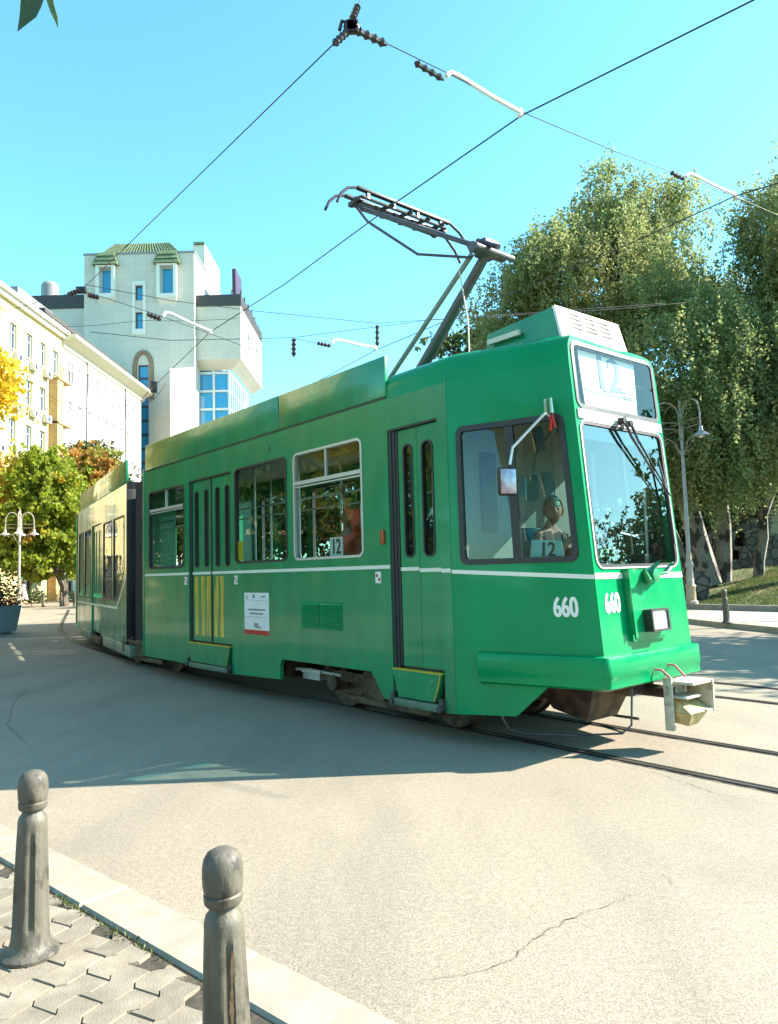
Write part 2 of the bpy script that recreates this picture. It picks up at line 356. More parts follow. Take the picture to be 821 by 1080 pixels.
for j in range(-48, 40):
    for i in range(-4, 26):
        x0 = i*PL+(.5*PL if j % 2 else 0)+.04*j % PL*0; x1 = x0+PL; gp = .0035
        xs = sorted({x0+gp, x1-gp} | {k*PL+o for k in range(int(x0/PL)-1, int(x1/PL)+2) for o in (0, .36*PL, .5*PL, .86*PL) if x0+gp < k*PL+o < x1-gp})
        z = KZ-.002+random.uniform(-.002, .0015); tx, ty = random.uniform(-.01, .01), random.uniform(-.01, .01)
        lo = [(x, j*PW+wave(x)+gp) for x in xs]; hi = [(x, (j+1)*PW+wave(x)-gp) for x in xs][::-1]
        loop = lo+hi; cx = sum(p[0] for p in loop)/len(loop); cy = sum(p[1] for p in loop)/len(loop)
        # local (x along rows, y away from kerb)
        def tf(p, k, zz):
            a = cx+(p[0]-cx)*k; b_ = cy+(p[1]-cy)*k
            s2 = a*cr-b_*sr; t2 = a*sr+b_*cr
            return s2, t2, zz+(p[0]-cx)*tx+(p[1]-cy)*ty
        T = [tf(p, 1, z-.0035) for p in loop]
        if max(q[1] for q in T) < .03 or min(q[1] for q in T) > 4.6 or max(q[0] for q in T) < -3 or min(q[0] for q in T) > 5.5: continue
        if any(q[1] < .012 for q in T):
            if sum(q[1] for q in T)/len(T) < .02: continue
        def W_(q): return kpt(q[0]-.2, -wk-max(q[1], .014)-.012, q[2])
        m_ = len(loop)
        mb.add([W_(tf(p, 1, z-.03)) for p in loop]+[W_(q) for q in T]+[W_(tf(p, .975, z)) for p in loop],
               [(k, (k+1) % m_, m_+(k+1) % m_, m_+k) for k in range(m_)]+[(m_+k, m_+(k+1) % m_, 2*m_+(k+1) % m_, 2*m_+k) for k in range(m_)]+[tuple(range(2*m_, 3*m_))])
tag(mb.build('pavement', PAVM, sharp=25, fix=False), kind='structure')
# weeds in the joint
WEED = leafmat('weed_green', (.05, .09, .02), (.16, .17, .05))
def leaf_mesh(name, P, size, matl, parent=None, aspect=.55, D=None, flat=.0, label=None):
    P = np.asarray(P, float); N_ = len(P)
    if D is None:
        D = rng.normal(size=(N_, 3)); D[:, 2] -= .5
    D = D/np.linalg.norm(D, axis=1)[:, None]
    Rr = rng.normal(size=(N_, 3)); Rr[:, 2] *= (1-flat); S = np.cross(D, Rr); S /= np.linalg.norm(S, axis=1)[:, None]
    sz = size*rng.uniform(.6, 1.3, N_)[:, None]
    V = np.stack([P, P+D*sz*.5+S*sz*aspect*.5, P+D*sz, P+D*sz*.5-S*sz*aspect*.5], 1).reshape(-1, 3)
    me = bpy.data.meshes.new(name); me.vertices.add(4*N_); me.vertices.foreach_set('co', V.ravel()); me.loops.add(4*N_); me.loops.foreach_set('vertex_index', np.arange(4*N_, dtype=np.int32))
    me.polygons.add(N_); me.polygons.foreach_set('loop_start', np.arange(0, 4*N_, 4, dtype=np.int32)); me.update(calc_edges=True); me.validate()
    me.materials.append(matl); o = bpy.data.objects.new(name, me); COL.objects.link(o)
    if parent: o.parent = parent
    if label: o['label'] = label
    return o
P = []
for c_, n_ in ((1.05, 60), (1.5, 70), (1.7, 30), (2.0, 60), (2.25, 40), (.5, 25), (2.7, 30)):
    for k in range(n_):
        q = kpt(c_+random.gauss(0, .07), -wk-.02+random.gauss(0, .012), KZ-.01); P.append(q)
Dd = rng.normal(size=(len(P), 3))*.5; Dd[:, 2] = 1
tag(leaf_mesh('joint_weeds', P, .022, WEED, D=Dd, aspect=.3), 'sparse green weeds growing in the dark joint behind the kerb', 'weeds', kind='stuff')

# --- right hand pavement, kerb, edging, lawn
def ribbon(pts, z0, z1, w_, name, matl, z_in=None):
    mb = MB(); V = []
    for i, p in enumerate(pts):
        t = (pts[min(i+1, len(pts)-1)]-pts[max(i-1, 0)]).normalized(); nn = Vector((-t.y, t.x, 0))
        a, b = p, p+nn*w_; V += [(a.x, a.y, z0), (a.x, a.y, z1), (b.x, b.y, z1), (b.x, b.y, z0)]
    F = [];
    for i in range(len(pts)-1):
        for k in range(3): F.append((4*i+k, 4*i+k+1, 4*i+k+5, 4*i+k+4))
    F += [(0, 1, 2, 3), (4*len(pts)-4, 4*len(pts)-3, 4*len(pts)-2, 4*len(pts)-1)]
    mb.add(V, F); return tag(mb.build(name, matl), kind='structure')
kr = [Vector(p) for p in ((11.5, 9.5, 0), (9.6, 13.5, 0), (8.55, 16.57, 0), (8.1, 18.5, 0), (7.89, 19.9, 0), (7.0, 25, 0), (5.0, 33, 0), (1, 44, 0))][::-1]
ribbon(kr, 0, .13, .28, 'kerb', KERBM)
ed = [Vector(p) for p in ((17, 14, 0), (13.5, 18.5, 0), (11.19, 21.63, 0), (10.3, 22.9, 0), (9.52, 23.88, 0), (8.4, 27.5, 0), (6.4, 35, 0), (2.6, 46, 0))][::-1]
ribbon(ed, 0, .30, .18, 'lawn_edging', mat('edging_stone', (.22, .21, .18), .85, var=.2, scale=3, bump=.4, bscale=30))
PAV2 = mat('pavement_slabs', (.33, .31, .26), .8, var=.12, scale=3, bump=.2)
mb = MB(); nk = len(kr); V = [(p.x, p.y, .126) for p in kr]+[(p.x, p.y, .126) for p in ed]
mb.add(V, [(i, i+1, nk+i+1, nk+i) for i in range(nk-1)]); tag(mb.build('pavement', PAV2), kind='structure')
# lawn rising behind the edging
GRASSM = mat('lawn_soil', (.075, .10, .03), .95, var=.35, scale=1.5, bump=.5, bscale=30, col2=(.16, .14, .06), c2s=1, c2lo=.5, c2hi=.7)
def lawn_z(t): return .22 + 1.1*(t/6.0) if t < 6 else 1.32+.02*(t-6)
mb = MB(); V = []; NT = 14
for i, p in enumerate(ed):
    t = (ed[min(i+1, len(ed)-1)]-ed[max(i-1, 0)]).normalized(); nn = Vector((-t.y, t.x, 0))
    for k in range(NT):
        s2 = .15+k*(.75 if k < 10 else 3.2); q = p+nn*s2; V.append((q.x, q.y, lawn_z(s2)))
mb.add(V, [(i*NT+k, i*NT+k+1, (i+1)*NT+k+1, (i+1)*NT+k) for i in range(len(ed)-1) for k in range(NT-1)])
tag(mb.build('lawn', GRASSM), kind='structure')
GRB = leafmat('grass_blades', (.05, .10, .02), (.15, .18, .05), (.2, .17, .07), 1.0, .5, .7)
P = []
for k in range(26000):
    i = random.choice((2, 3, 3, 4, 4, 5)); a, b = ed[i], ed[i+1]; f = random.random(); p = a.lerp(b, f); t = (b-a).normalized(); nn = Vector((-t.y, t.x, 0)); s2 = random.uniform(.2, 8)
    q = p+nn*s2; P.append((q.x, q.y, lawn_z(s2)-.01))
Dd = rng.normal(size=(len(P), 3))*.4; Dd[:, 2] = 1
tag(leaf_mesh('grass', P, .09, GRB, D=Dd, aspect=.16), 'short green grass on the shaded slope behind the pavement', 'grass', kind='stuff')

# ================================================================== BUILDINGS
YELW = mat('yellow_render', (.54, .44, .21), .85, var=.06, scale=1, bump=.15, bscale=20, col2=(.5, .42, .25), c2s=.4, c2lo=.5, c2hi=.7)
WHTW = mat('white_render', (.62, .59, .53), .85, var=.05, scale=1, bump=.1, bscale=20, col2=(.54, .51, .45), c2s=.5, c2lo=.5, c2hi=.75)
TRIMW = mat('pale_trim', (.66, .63, .56), .8, var=.05)
TAN = mat('tan_brick', (.45, .29, .13), .85, var=.2, scale=6)
ROOFD = mat('dark_roof', (.05, .045, .045), .7, var=.2)
SHOP = mat('shop_glass', (.03, .03, .03), .1, var=.3, spec=.8)
WFR = mat('window_frame_pale', (.6, .6, .58), .5, var=.04)
def yz(dep): return lambda u, z, k: (-27.0-.28*k, u, z)
def window_x(parent, Yc, z0, w_, h, X=-27.0, mull=1, ttl='window', glassm=None, fr=None):
    f = MB(); y0, y1 = Yc-w_/2, Yc+w_/2; t = .07; xx = X-.16
    f.box(xx-.05, xx+.02, y0, y0+t, z0, z0+h); f.box(xx-.05, xx+.02, y1-t, y1, z0, z0+h)
    f.box(xx-.05, xx+.018, y0+t, y1-t, z0, z0+t); f.box(xx-.05, xx+.018, y0+t, y1-t, z0+h-t, z0+h)
    for k in range(mull): c = y0+(y1-y0)*(k+1)/(mull+1); f.box(xx-.05, xx+.015, c-.035, c+.035, z0+t, z0+h-t)
    f.box(xx-.045, xx+.012, y0+t, y1-t, z0+h*.7-.03, z0+h*.7+.03)
    f.box(X-.02, X+.1, y0-.08, y1+.08, z0-.1, z0-.01)
    wo_ = f.build(ttl, fr or WFR, parent); g_ = MB(); g_.box(xx-.06, xx-.03, y0+.01, y1-.01, z0+.01, z0+h-.01); g_.build('pane', glassm or SKYG, wo_); return wo_
# yellow apartment house (x=-27)
b1 = empty('apartment_house', (-27, 40, 0), 0, 'pale yellow apartment house with air conditioners under its windows, left edge', 'building')
def rel(o): return (-o.location.x, -o.location.y, -o.location.z)
def fixp(o, root):      # part meshes are written in world coordinates
    o.location = rel(root); return o
tops = [20.35, 16.75, 13.3, 9.8, 6.3]; ys1 = [14+2.27*k for k in range(0, 21)]
ys1 = [52.6-2.27*k for k in range(16, 0, -1)]+[52.6, 55, 57.2, 59.4]
rects = [(y-.48, y+.48, t-1.95, t) for y in ys1 for t in tops]+[(y-.8, y+.8, .3, 3.1) for y in ys1[1::2]]
mb = MB(); mb.gridwall(14, 61, 0, 22.1, rects, yz(0)); mb.add([(-27, 61, 0), (-27, 61, 22.1), (-40, 61, 22.1), (-40, 61, 0), (-40, 14, 22.1), (-27, 14, 22.1), (-40, 14, 0), (-27, 14, 0)], [(0, 1, 2, 3), (1, 5, 4, 2), (5, 7, 6, 4)])
fixp(mb.build('wall', YELW, b1, fix=False), b1)
mb = MB(); mb.box(-27.25, -26.45, 13.8, 60.9, 22.1, 22.4); mb.box(-27.1, -26.7, 13.9, 60.95, 21.75, 22.097); fixp(mb.build('cornice', TRIMW, b1), b1)
mb = MB(); mb.add([(-26.9, 13.9, 22.45), (-26.9, 61, 22.45), (-33, 61, 24.0), (-33, 13.9, 24.0)], [(0, 1, 2, 3)]); fixp(mb.build('roof', ROOFD, b1), b1)
mb = MB(); mb.box(-36, -31.5, 62, 68.6, 23, 27.0); fixp(mb.build('penthouse', GREY, b1), b1)
cnt = 0
for y in ys1:
    for t in tops:
        if y < 46 and cnt > 90: continue
        fixp(window_x(b1, y, t-1.93, .92, 1.9), b1)
        cnt += 1
ACM = mat('ac_casing', (.5, .5, .47), .6, var=.05)
for y, t, o_ in [(52.6, 20.35, .7), (55, 20.35, .7), (57.2, 20.35, .7), (52.6, 16.75, .7), (55, 16.75, .8), (57.2, 16.75, .7), (52.6, 13.3, .7), (55, 13.3, .7), (50.3, 13.3, .7), (57.2, 9.8, .6), (52.6, 9.8, .6), (59.4, 16.75, .5)]:
    a = empty('air_conditioner', (-26.7, y+o_-.3, t-2.75)); a.parent = b1; a.location = Vector((-26.7, y+o_-.3, t-2.75))-b1.location
    q = MB(); q.box(-.28, .1, -.42, .42, 0, .6, .03); q.build('casing', ACM, a); q = MB(); q.lathe([(.2, .105), (.2, .12), (.03, .125)], (0, -.08, .3), 14, axis='x'); q.build('fan_grille', DGREY, a)
mb = MB()
for t in (17.9, 14.3): mb.box(-27, -26.2, 58.3, 60.9, t-.15, t)
mb.box(-26.99, -26.3, 58.3, 59.3, 0, 17.7); fixp(mb.build('corner_pier', TAN, b1), b1)
mb = MB()
for k in range(14): mb.box(-26.22, -26.19, 58.4+k*.18, 58.43+k*.18, 17.9, 18.8)
mb.box(-26.23, -26.18, 58.3, 60.9, 18.8, 18.85); fixp(mb.build('balcony_railing', DGREY, b1), b1)
for y in ys1[1::2]: fixp(window_x(b1, y, .32, 1.58, 2.76, mull=1, ttl='shop_window', glassm=SHOP, fr=DGREY), b1)

# white block with heavy cornice
b2 = empty('office_block', (-27, 70, 0), 0, 'white office block with heavy cornice and paired attic windows, beside the yellow house', 'building')
pr = [62.3, 64.3, 66.3, 68.4, 70.3, 72.2, 74.1, 76.0, 78.0]
rects = []
for y in pr:
    rects += [(y-.52, y-.1, 18.4, 20.2), (y+.1, y+.52, 18.4, 20.2)] + [(y-.3, y+.3, t-1.95, t) for t in (16.8, 13.3, 9.8, 6.3)]+[(y-.7, y+.7, .3, 3.1)]
mb = MB(); mb.gridwall(61.02, 80.4, 0, 21.4, rects, yz(0)); mb.add([(-27, 80.4, 0), (-27, 80.4, 21.4), (-40, 80.4, 21.4), (-40, 80.4, 0), (-40, 61.02, 21.4), (-27, 61.02, 21.4)], [(0, 1, 2, 3), (1, 5, 4, 2)])
fixp(mb.build('wall', WHTW, b2, fix=False), b2)
mb = MB(); V = []
prof = [(-27.0, 21.0), (-26.85, 21.1), (-26.8, 21.4), (-25.9, 21.9), (-25.85, 22.15), (-27.2, 22.3)]
for y in (60.6, 80.9): V += [(x, y, z) for x, z in prof]
mb.add(V, [(k, k+1, k+7, k+6) for k in range(5)]+[tuple(range(6)), tuple(range(6, 12))[::-1]]); fixp(mb.build('cornice', mat('cornice_stone', (.55, .49, .36), .8, var=.08), b2), b2)
mb = MB(); mb.add([(-26.6, 61, 22.25), (-26.6, 80.6, 22.25), (-29.2, 81, 24.5), (-29.2, 62, 24.5)], [(0, 1, 2, 3)]); mb.add([(-29.2, 81, 24.5), (-26.6, 80.6, 22.25), (-29.2, 80.6, 21)], [(0, 1, 2)])
fixp(mb.build('attic_slope', WHTW, b2), b2)
mb = MB(); mb.box(-35, -28.9, 61.5, 81.3, 24.5, 24.85); fixp(mb.build('roof', ROOFD, b2), b2)
for y in pr:
    for o_ in (-.31, .31): fixp(window_x(b2, y+o_, 18.42, .4, 1.76, mull=0, ttl='attic_window'), b2)
    for t in (16.8, 13.3, 9.8, 6.3): fixp(window_x(b2, y, t-1.93, .58, 1.9, mull=0), b2)
    fixp(window_x(b2, y, .32, 1.36, 2.76, ttl='shop_window', glassm=SHOP, fr=DGREY), b2)
for y in (66.0-.65, 75.0): q = MB(); q.tube([(-26.85, y, 0), (-26.85, y, 21.2)], .07, 6); fixp(q.build('downpipe', DGREY, b2), b2)

# stone clad tower block
def clad():
    M = mat('tower_cladding', (.55, .50, .42), .75, var=.06, scale=.5, bump=.05, bscale=10, col2=(.53, .49, .42), c2s=.3, c2lo=.5, c2hi=.7)
    N = M.node_tree.nodes; L = M.node_tree.links; p = N['Principled BSDF']; old = p.inputs['Base Color'].links[0].from_socket
    tc = N.new('ShaderNodeTexCoord'); mp = N.new('ShaderNodeMapping'); mp.inputs['Rotation'].default_value = (R(90), 0, 0); L.new(tc.outputs['Object'], mp.inputs[0])
    br = N.new('ShaderNodeTexBrick'); br.inputs['Scale'].default_value = 1; br.inputs['Brick Width'].default_value = 1.3; br.inputs['Row Height'].default_value = .9; br.inputs['Mortar Size'].default_value = .02; br.offset = 0
    br.inputs['Color1'].default_value = (1, 1, 1, 1); br.inputs['Color2'].default_value = (.96, .96, .95, 1); br.inputs['Mortar'].default_value = (.82, .81, .79, 1); L.new(mp.outputs[0], br.inputs['Vector'])
    mx = N.new('ShaderNodeMix'); mx.data_type = 'RGBA'; mx.blend_type = 'MULTIPLY'; mx.inputs[0].default_value = 1; L.new(old, mx.inputs[6]); L.new(br.outputs[0], mx.inputs[7]); L.new(mx.outputs[2], p.inputs['Base Color']); return M
CLAD = clad(); TILE = mat('green_roof_tile', (.13, .17, .085), .7, var=.3, scale=3)
TY = 83.0
def X(px, Y=TY): return at(px, 500, Y).x+.0
def Z(px, py, Y=TY): return at(px, py, Y).z
tw = empty('tower_building', (-28, TY, 0), 0, 'tall pale stone clad tower with green tiled crown and projecting glazed bay', 'building')
def tp(mb, name, m_, parent=None, **k):
    o = mb.build(name, m_, parent or tw, **k)
    if not parent: fixp(o, tw)
    return o
xl, xr = at(89, 300, TY).x, at(205, 300, TY).x; zt = Z(147, 268); 
xw = [(at(164, 300, TY).x)]
def R4(px0, py0, px1, py1, Y=TY): a = at(px0, py1, Y); b = at(px1, py0, Y); return [a.x, b.x, a.z, b.z]
wins = {'wL': R4(106, 283, 119, 311), 'wR': R4(170, 281, 184, 311), 's1': R4(143, 301, 151, 317), 's2': R4(143, 329, 151, 347), 'arch': R4(148, 390, 157, 505)}
wins['arch'][2] = 3
wins['arch'] = [xl+ (xr-xl)*.49, xl+(xr-xl)*.49+1.2, 3, Z(149, 385)]
mb = MB(); mb.gridwall(xl, xr, 0, zt, [tuple(v) for v in wins.values()], lambda u, z, k: (u, TY+.45*k, z))
mb.add([(xr, TY, 0), (xr, TY+16, 0), (xr, TY+16, zt), (xr, TY, zt), (xl, TY, 0), (xl, TY+16, 0), (xl, TY+16, zt), (xl, TY, zt)], [(0, 1, 2, 3), (4, 5, 6, 7), (3, 2, 6, 7)])
tp(mb, 'wall', CLAD, fix=False)
for k, v in wins.items():
    f = MB(); t = .12; yy = TY+.3; f.box(v[0], v[0]+t, yy-.05, yy+.1, v[2], v[3]); f.box(v[1]-t, v[1], yy-.05, yy+.1, v[2], v[3]); f.box(v[0]+t, v[1]-t, yy-.05, yy+.1, v[2], v[2]+t); f.box(v[0]+t, v[1]-t, yy-.05, yy+.1, v[3]-t, v[3])
    if k == 'arch':
        for q in range(14): z_ = v[2]+(v[3]-v[2])*q/14; f.box(v[0]+t, v[1]-t, yy-.04, yy+.1, z_, z_+.25)
    wo_ = tp(f, 'window', WFR if k[0] == 'w' else DGREY)
    f = MB(); f.box(v[0]+.02, v[1]-.02, yy+.03, yy+.08, v[2]+.02, v[3]-.02); f.build('pane', GLO, wo_)
# framed oriel surrounds + tiled caps
for k in ('wL', 'wR'):
    v = wins[k]; f = MB(); b_ = .38
    f.box(v[0]-b_, v[0]-.003, TY-.55, TY+.2, v[2]-.5, v[3]+.2); f.box(v[1]+.003, v[1]+b_, TY-.55, TY+.2, v[2]-.5, v[3]+.2); f.box(v[0]-.003, v[1]+.003, TY-.52, TY+.2, v[2]-.5, v[2]-.003); f.box(v[0]-.003, v[1]+.003, TY-.52, TY+.2, v[3]+.003, v[3]+.2)
    f.add([(v[0]-.2, TY, v[2]-1.1), (v[1]+.2, TY, v[2]-1.1), (v[1]+b_, TY-.5, v[2]-.5), (v[0]-b_, TY-.5, v[2]-.5), (v[0]-b_, TY, v[2]-.5), (v[1]+b_, TY, v[2]-.5)], [(0, 1, 2, 3), (0, 3, 4), (1, 5, 2)])
    tp(f, 'window_surround', TRIMW)
    f = MB()
    for r_ in range(3): z_ = v[3]+.25+r_*.55; o_ = .75-.2*r_; f.hexa([(v[0]-o_, TY-.75+.15*r_, z_), (v[1]+o_, TY-.75+.15*r_, z_), (v[1]+o_, TY+.4, z_), (v[0]-o_, TY+.4, z_), (v[0]-o_+.1, TY-.5+.15*r_, z_+.5), (v[1]+o_-.1, TY-.5+.15*r_, z_+.5), (v[1]+o_-.1, TY+.4, z_+.5), (v[0]-o_+.1, TY+.4, z_+.5)])
    tp(f, 'tiled_hood', TILE)
# tiled crown
x0, x1 = at(104, 268, TY).x, at(190, 268, TY).x; f = MB(); zc = zt+1.7
f.hexa([(x0, TY+.3, zt), (x1, TY+.3, zt), (x1, TY+10, zt), (x0, TY+10, zt), (x0+1.6, TY+1.2, zc), (x1-1.6, TY+1.2, zc), (x1-1.6, TY+8, zc), (x0+1.6, TY+8, zc)])
for k in range(26):
    a = x0+.1+(x1-x0-.2)*k/25; b_ = x0+1.6+(x1-x0-3.2)*k/25; f.tube([(a, TY+.25, zt+.05), (b_, TY+1.15, zc+.05)], .13, 6)
tp(f, 'tiled_crown', TILE)
f = MB(); f.box(xl-.1, xr+.1, TY-.08, TY+16.1, zt+.002, zt+.22); tp(f, 'coping', GREY)
# slit window surround, arch moulding
v = wins['s1']; v2 = wins['s2']; f = MB(); f.box(v[0]-.35, v[0]-.01, TY-.12, TY+.1, v2[2]-.7, v[3]+.5); f.box(v[1]+.01, v[1]+.35, TY-.12, TY+.1, v2[2]-.7, v[3]+.5); f.box(v[0]-.008, v[1]+.008, TY-.1, TY+.1, v2[2]-.7, v2[2]-.01); f.box(v[0]-.008, v[1]+.008, TY-.1, TY+.1, v[3]+.01, v[3]+.5); tp(f, 'slit_surround', TRIMW)
v = wins['arch']; f = MB(); cx_ = (v[0]+v[1])/2
arc = [(cx_-.95, v[3]-4)]+[(cx_+.95*math.cos(R(180-18*k)), v[3]-.2+1.7*math.sin(R(180-18*k))) for k in range(11)]+[(cx_+.95, v[3]-4)]
f.tube([(a, TY-.05, b_) for a, b_ in arc], .27, 8); tp(f, 'arch_moulding', mat('arch_brown', (.22, .15, .09), .8, var=.3))
# bright oblique pier + wings
xa, xb = at(187, 450, TY).x, at(206, 450, TY).x; f = MB(); zp = Z(196, 388)
f.add([(xa-.2, TY, 0), (xa, TY-2.6, 0), (xb-.05, TY-.01, 0), (xa-.2, TY, zp), (xa, TY-2.6, zp-.8), (xb-.05, TY-.01, zp)], [(0, 1, 4, 3), (1, 2, 5, 4), (3, 4, 5)]); tp(f, 'oblique_pier', WHTW)
# bay: upper block
yb = TY+.8; x2 = at(254, 340, yb).x; zb1 = Z(230, 323, yb); zb0 = Z(230, 380, yb); zbl = Z(254, 378, yb); dk = Z(230, 311, yb)
rects = [(yb+a, yb+a+.9, zb0+2.3, zb0+4.6) for a in (4.5, 7.2, 9.9)]
f = MB(); f.gridwall(yb, yb+14, zbl, zb1, rects, lambda u, z, k: (x2-.4*k, u, z)); f.add([(xr, yb, zbl), (x2, yb, zbl), (x2, yb, zb1), (xr, yb, zb1), (x2, yb+14, zbl), (x2, yb+14, zb1), (xr, yb+14, zb1)], [(0, 1, 2, 3), (3, 2, 5, 6)])
xi = x2-1.3; zi = zbl-1.0
f.add([(xr, yb, zbl), (x2, yb, zbl), (xi, yb+1.2, zi), (xr, yb+1.2, zi), (x2, yb+14, zbl), (xi, yb+13.5, zi)], [(0, 1, 2, 3), (1, 4, 5, 2)])
tp(f, 'bay_block', CLAD, fix=False)
for r_ in rects: f = MB(); f.box(x2-.38, x2-.3, r_[0], r_[1], r_[2], r_[3]); tp(f, 'window', GLO)
f = MB(); f.box(xr+.01, x2+.06, yb-.08, yb+14.1, zb1+.003, dk); tp(f, 'roof_band', ROOFD)
f = MB()
for k in range(18): f.box(x2+.061, x2+.1, yb+k*.8, yb+k*.8+.06, zb1+.02, dk+.8*(k % 3 == 0))
tp(f, 'roof_band_ribs', DGREY)
# glazed lower bay
f = MB(); gx0, gx1 = at(210, 420, yb+1.3).x, at(242, 420, yb+1.3).x; yg = yb+1.3; ztop = zi+.0
f.box(xr, gx0-.01, yg, yg+11, 0, ztop); tp(f, 'bay_pier', WHTW)
f = MB(); f.box(gx0, gx1, yg+.1, yg+.2, 0, ztop-.02); f.box(gx1-.12, gx1-.02, yg+.21, yg+11, 0, ztop-.02); tp(f, 'bay_glazing', GLO)
f = MB()
for k in range(3): a = gx0+(gx1-gx0)*k/2; f.box(a-.13, a+.13, yg-.1, yg+.09, 0, ztop-.03)
for k in range(10): z_ = ztop-.3-k*2.15; f.box(gx0+.131, gx1-.131, yg-.08, yg+.088, z_-.13, z_+.13)
for k in range(1, 10): f.box(gx1-.01, gx1+.12, yg+k*1.2-.16, yg+k*1.2+.16, 0, ztop-.04)
for k in range(10): z_ = ztop-.3-k*2.15; f.box(gx1-.008, gx1+.1, yg+.1, yg+10.9, z_-.13, z_+.13)
tp(f, 'bay_mullions', WFR)
# turret and left wing, roof sign
x3 = at(219, 250, TY+9).x; zz = Z(212, 285, TY+9)
f = MB(); f.box(xr+.01, x3-.9, TY+5, TY+13, zb1, zz+1.5); f.box(x3-.895, x3+.2, TY+8, TY+12, zb1, zz-1.2); tp(f, 'turret', WHTW)
f = MB(); f.box(xr+.01, x3-.7, TY+4.8, TY+13.2, zz+1.503, zz+1.8); f.box(x3-.695, x3+.4, TY+7.8, TY+12.2, zz-1.197, zz-.9); tp(f, 'turret_roof', TILE)
f = MB()
for a_ in (TY+5.8, TY+7.6, TY+9.4): f.box(x3-.89, x3-.86, a_, a_+.9, zz-1.0, zz+.9)
tp(f, 'turret_window', SKYG)
xw0 = at(20, 320, TY+1.5).x; f = MB(); zw1 = Z(50, 312, TY+1.5); zw0 = Z(50, 326, TY+1.5); f.box(xw0-6, xl+.5, TY+1.5, TY+12, 0, zw0); tp(f, 'side_wing', CLAD)
f = MB(); f.box(xw0-6.2, xl-.02, TY+1.35, TY+12.1, zw0+.003, zw1); tp(f, 'wing_band', ROOFD)
f = MB(); f.lathe([(1.0, 0), (1.0, 2.2), (.7, 2.6)], (at(53, 300, TY+4).x, TY+4, zw1), 14); f.box(at(38, 300, TY+4).x, at(46, 300, TY+4).x, TY+4, TY+6, zw1, zw1+1.0); f.box(at(24, 300, TY+4).x, at(30, 300, TY+4).x, TY+4, TY+6, zw1, zw1+.8); tp(f, 'roof_vent', GREY)
sx = at(249, 300, TY+6).x; f = MB(); zs = Z(249, 286, TY+6)
f.box(sx-.3, sx+.25, TY+5, TY+8.5, dk+1.2, zs, .2); tp(f, 'roof_sign', mat('dark_sign', (.04, .018, .05), .5, var=.1))
f = MB()
for k in range(6): f.tube([(sx-1.2, TY+5.5+k*1.3, dk), (sx+.1, TY+5.3+k*1.3, dk+3.6-.35*k)], .06, 5); f.tube([(sx+.2+.12*k, TY+6+k*1.6, dk), (sx+.2+.12*k, TY+6+k*1.6, dk+3.4-.3*k)], .1, 5)
tp(f, 'sign_lattice', DGREY)

# buildings behind the photographer (seen only in the tram's reflections)
b3 = empty('apartment_house', (-18, -22, 0), 0, 'cream apartment house across the street behind the pavement, outside the view', 'building')
mb = MB(); rects = [(x-.7, x+.7, z, z+1.8) for x in np.arange(-38, 10, 3.4) for z in (1.2, 4.6, 8, 11.4)]
mb.gridwall(-40, 10, 0, 14.5, rects, lambda u, z, k: (u, -22-.25*k, z)); mb.add([(-40, -22, 14.5), (10, -22, 14.5), (10, -34, 14.5), (-40, -34, 14.5), (10, -22, 0), (10, -34, 0)], [(0, 1, 2, 3), (1, 2, 5, 4)])
fixp(mb.build('wall', YELW, b3, fix=False), b3)
mb = MB(); mb.box(-39.8, 9.8, -22.3, -22.22, 0.1, 14.3); fixp(mb.build('window_panes', SKYG, b3), b3)

# stone grotto / stair wall and beige house, right background
STONEM = bpy.data.materials.new('rubble_stone'); STONEM.use_nodes = True
_N = STONEM.node_tree.nodes; _L = STONEM.node_tree.links; _p = _N['Principled BSDF']; _tc = _N.new('ShaderNodeTexCoord'); _v = _N.new('ShaderNodeTexVoronoi'); _v.inputs['Scale'].default_value = 3.4; _v.feature = 'DISTANCE_TO_EDGE'
_v2 = _N.new('ShaderNodeTexVoronoi'); _v2.inputs['Scale'].default_value = 3.4; _L.new(_tc.outputs['Object'], _v.inputs['Vector']); _L.new(_tc.outputs['Object'], _v2.inputs['Vector'])
_r = _N.new('ShaderNodeMapRange'); _r.inputs[1].default_value = .0; _r.inputs[2].default_value = .08; _L.new(_v.outputs['Distance'], _r.inputs[0])
_h = _N.new('ShaderNodeMix'); _h.data_type = 'RGBA'; _h.inputs[6].default_value = (.06, .055, .045, 1); _h.inputs[7].default_value = (.15, .135, .11, 1); _L.new(_v2.outputs['Color'], _h.inputs[0])
_m = _N.new('ShaderNodeMix'); _m.data_type = 'RGBA'; _m.inputs[6].default_value = (.035, .03, .025, 1); _L.new(_r.outputs[0], _m.inputs[0]); _L.new(_h.outputs[2], _m.inputs[7]); _L.new(_m.outputs[2], _p.inputs['Base Color']); _p.inputs['Roughness'].default_value = .9
_b = _N.new('ShaderNodeBump'); _b.inputs['Distance'].default_value = .08; _L.new(_r.outputs[0], _b.inputs['Height']); _L.new(_b.outputs[0], _p.inputs['Normal'])
SY = 30.0
sw = empty('stone_stair_wall', (14, SY, 1.2), 0, 'dark rubble stone wall with sloping coping and niches behind the lawn', 'wall')
def SP(px, py): a = at(px, py, SY); return (a.x, a.z)
out = [SP(742, 603), SP(821, 600), (SP(821, 600)[0]+6, .9), (SP(821, 600)[0]+6, SP(815, 563)[1]), (SP(813, 563)[0], SP(815, 563)[1]), SP(813, 546), SP(792, 546), SP(748, 571)]
out[0] = (out[0][0], .9); out[1] = (out[1][0], .9)
nich = [[SP(775, 576), SP(786, 576), SP(786, 563), SP(782, 560), SP(776, 563)], [SP(773, 590), SP(780, 590), SP(780, 580), SP(773, 581)]]
